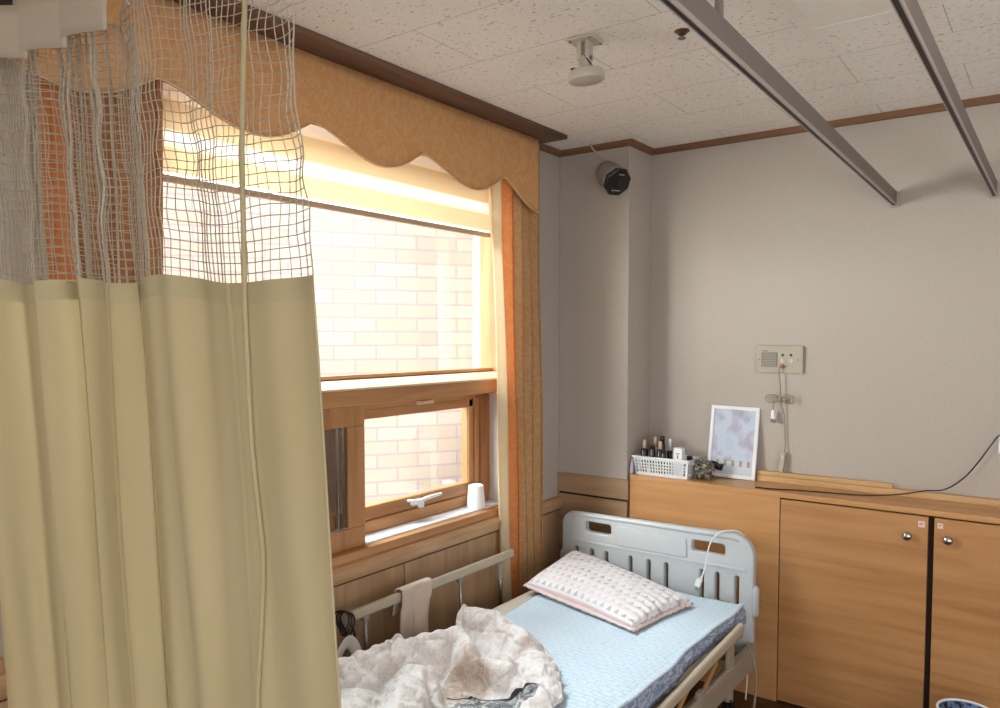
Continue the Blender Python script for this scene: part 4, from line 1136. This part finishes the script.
rim = [gv_ for gv_ in [V(D[0, j]) for j in range(NVd - 1, -1, -2)] + [V(D[i, 0]) for i in range(0, NUd, 2)] + [V(D[NUd - 1, j]) for j in range(0, NVd, 2)]]
tube(bm, [p + V((0, 0, -.004)) for p in rim], .006, 8); obj('piping', bm, M['duvet'], dv, smooth=True)

# ------------------------------------------------------------------ towel, plastic bag, black tube on the rail
bm = bmesh.new()
def tw(u, v):
    L = .37; s_ = v * L; top = .09
    y = 1.925 + .165 * u + .010 * math.sin(v * 6) - .010 * (v > .5) * v + .012 * v * (u < .5)
    if s_ < top: z = .607 - (top - s_); x = .100 - .019
    elif s_ < top + .03: a = (s_ - top) / .03 * PI; x = .100 - .019 * math.cos(a); z = .610 + .006 * math.sin(a)
    else:
        d = s_ - top - .03; z = .607 - d * (.80 + .18 * math.sin(u * PI)); x = .119 + .005 * math.sin(u * 9 + d * 8) + .008 * d / .2
    return V((x, y, z))
sheet(bm, tw, 24, 48); o = obj('hand_towel', bm, M['towel'], smooth=True); md = o.modifiers.new('s', 'SOLIDIFY'); md.thickness = .004
tag(o, 'small beige towel draped over the bed rail under the window', 'towel')
pb = thing('plastic_bag', 'thin white plastic bag with loop handles hanging at the bed rail end', 'bag', (.13, 1.66, .42))
bm = bmesh.new(); lump(bm, (.16, 1.60, .435), .05, .07, .05, 4, 4, .5, 22); obj('bag_body', bm, M['bag'], pb, smooth=True)
bm = bmesh.new()
def hd(u, v):
    a = PI * u; c_ = V((.14, 1.650, .455)); rr = .036 + .034 * v
    return c_ + V((.01 * math.sin(a * 2) + .01 * v, -rr * math.cos(a), (rr * 1.35) * math.sin(a)))
sheet(bm, hd, 24, 4); o = obj('bag_handle', bm, M['bag'], pb, smooth=True); md = o.modifiers.new('s', 'SOLIDIFY'); md.thickness = .002
bm = bmesh.new()
for k in range(3):
    c_ = V((.10, 1.672 + .012 * k, .575 - .006 * k)); pts = [c_ + V((.030 * math.cos(a), .01 * math.sin(a * 2), .040 * math.sin(a))) for a in [2 * PI * i / 24 for i in range(24)]]
    tube(bm, pts, .0035, 8, closed=True)
tube(bm, smooth_path([(.128, 1.69, .57), (.132, 1.70, .53), (.125, 1.705, .48), (.12, 1.70, .44)], 5), .004, 8)
tag(obj('black_cord', bm, M['black'], smooth=True), 'looped black cord wound around the window-side bed rail end', 'cord')

# ------------------------------------------------------------------ cup on the ledge
bm = bmesh.new(); lathe(bm, [(.042, 0), (.0425, .004), (.041, .006), (.033, .092), (.032, .096), (.029, .098), (.027, .094), (.001, .089)], (-.068, 2.60, .768), None, 28)
tag(obj('paper_cup', bm, M['white'], smooth=True), 'white paper cup standing upside down on the window ledge', 'cup')

# ------------------------------------------------------------------ white charging cable over the headboard, lower white cable
ch = thing('charging_cable', 'white charging cable looped over the headboard top with its plug on the bed', 'cable', (.85, 2.97, .55))
bm = bmesh.new()
tube(bm, smooth_path([(.818, 2.960, .530), (.826, 2.968, .560), (.838, 2.975, .64), (.848, 2.985, .68), (.870, 3.0, .712), (.905, 3.02, .724), (.945, 3.05, .715), (.972, 3.075, .66), (.975, 3.08, .5), (.975, 3.08, .2), (.97, 3.07, .02)], 10), .0032, 8)
obj('wire', bm, M['whitecord'], ch, smooth=True)
bm = bmesh.new(); Pm = Matrix.Rotation(.35, 3, 'Y'); obox(bm, (.808, 2.955, .508), .024, .018, .034, Pm); lathe(bm, [(.006, 0), (.005, .016)], (.815, 2.958, .520), Pm, 12); o = obj('plug', bm, M['whitecord'], ch, bevel=.003)
bm = bmesh.new(); obox(bm, (.802, 2.952, .485), .012, .010, .016, Pm); obj('plug_tip', bm, M['steel'], o)
bm = bmesh.new()
tube(bm, smooth_path([(1.035, 2.86, .335), (1.052, 2.84, .335), (1.075, 2.83, .30), (1.09, 2.82, .22), (1.085, 2.80, .10), (1.07, 2.78, .02)], 8), .0045, 8)
tag(obj('bed_cable', bm, M['cord'], smooth=True), 'off-white cord hanging down from the bed frame near the headboard corner', 'cord')

# ------------------------------------------------------------------ waste bin
wb = thing('waste_bin', 'small white-rimmed bin with dark patterned lining in the bottom right corner', 'bin', (1.755, 2.96, 0))
bc = (1.752, 2.96)
bm = bmesh.new(); lathe(bm, [(.065, .0), (.085, .245), (.083, .245), (.063, .006)], (bc[0], bc[1], 0), None, 32, True, True); obj('bin_body', bm, M['bin'], wb, smooth=True)
bm = bmesh.new(); tube(bm, [(bc[0] + .086 * math.cos(2 * PI * k / 40), bc[1] + .086 * math.sin(2 * PI * k / 40), .247) for k in range(40)], .0045, 8, closed=True); obj('rim', bm, M['white'], wb, smooth=True)

# ------------------------------------------------------------------ camera
cam = bpy.data.cameras.new('camera'); co = bpy.data.objects.new('camera', cam); C.objects.link(co)
co.location = (1.972, 0, 1.51)
F_PX = 763.
cam.sensor_width = 36; cam.sensor_fit = 'HORIZONTAL'; cam.lens = F_PX / 1000 * 36
cam.shift_y = (375 - 354) / 1000
cam.clip_start = .02
co.rotation_euler = (PI / 2 - math.atan(38 / 763.), 0, math.radians(36.3))
bpy.context.scene.camera = co

# ------------------------------------------------------------------ lights
w = bpy.data.worlds.new('world'); bpy.context.scene.world = w; w.use_nodes = True
bg = w.node_tree.nodes['Background']; bg.inputs[0].default_value = (.86, .93, 1, 1); bg.inputs[1].default_value = 1.0
def area(name, loc, target, sx, sy, power, col, spread=180):
    l = bpy.data.lights.new(name, 'AREA'); l.shape = 'RECTANGLE'; l.size = sx; l.size_y = sy; l.energy = power; l.color = col; l.spread = math.radians(spread)
    o = bpy.data.objects.new(name, l); C.objects.link(o); o.location = loc
    o.rotation_euler = (V(target) - V(loc)).to_track_quat('-Z', 'Y').to_euler(); return o
sun = bpy.data.lights.new('sun', 'SUN'); sun.energy = 1.6; sun.angle = .05; sun.color = (1, .96, .9)
so = bpy.data.objects.new('sun', sun); C.objects.link(so); so.rotation_euler = V((-.2, .8, -.5)).to_track_quat('-Z', 'Y').to_euler()
area('sky_over_window', (-.85, 1.75, 3.05), (.5, 1.85, 1.2), 1.7, 1.3, 92, (.86, .94, 1), 110)  # added lamp, strengthens the sky light entering the main window
area('sky_over_second_window', (-1.0, -.3, 3.1), (.6, .1, .9), 1.7, 1.3, 30, (.9, .95, 1), 110)  # added lamp outside the second window, backing up the sky
area('alley_daylight', (-1.0, .45, 1.6), (1.9, 3.4, .8), .8, 1.0, 33, (1, .97, .92), 84)  # added lamp out of view, gives low side light through the window
area('room_light', (2.9, -.9, 2.34), (1.6, 1.6, 0), 1.4, 1.2, 18, (1, .95, .9))  # fill lamp added near the ceiling behind the camera
area('window_behind', (2.3, -1.66, 1.2), (1.4, 3, 2.6), 1.8, 1.6, 40, (1, .98, .96))  # added fill at the front wall, which has no window
area('far_window', (3.64, 1.2, 1.3), (0, 2.2, 2.7), 2.2, 1.6, 46, (1, .98, .96))  # unseen fill lamp added by the windowless right wall

vs_ = bpy.context.scene.view_settings; vs_.view_transform = 'Standard'; vs_.look = 'None'; vs_.exposure = 0; vs_.gamma = 1
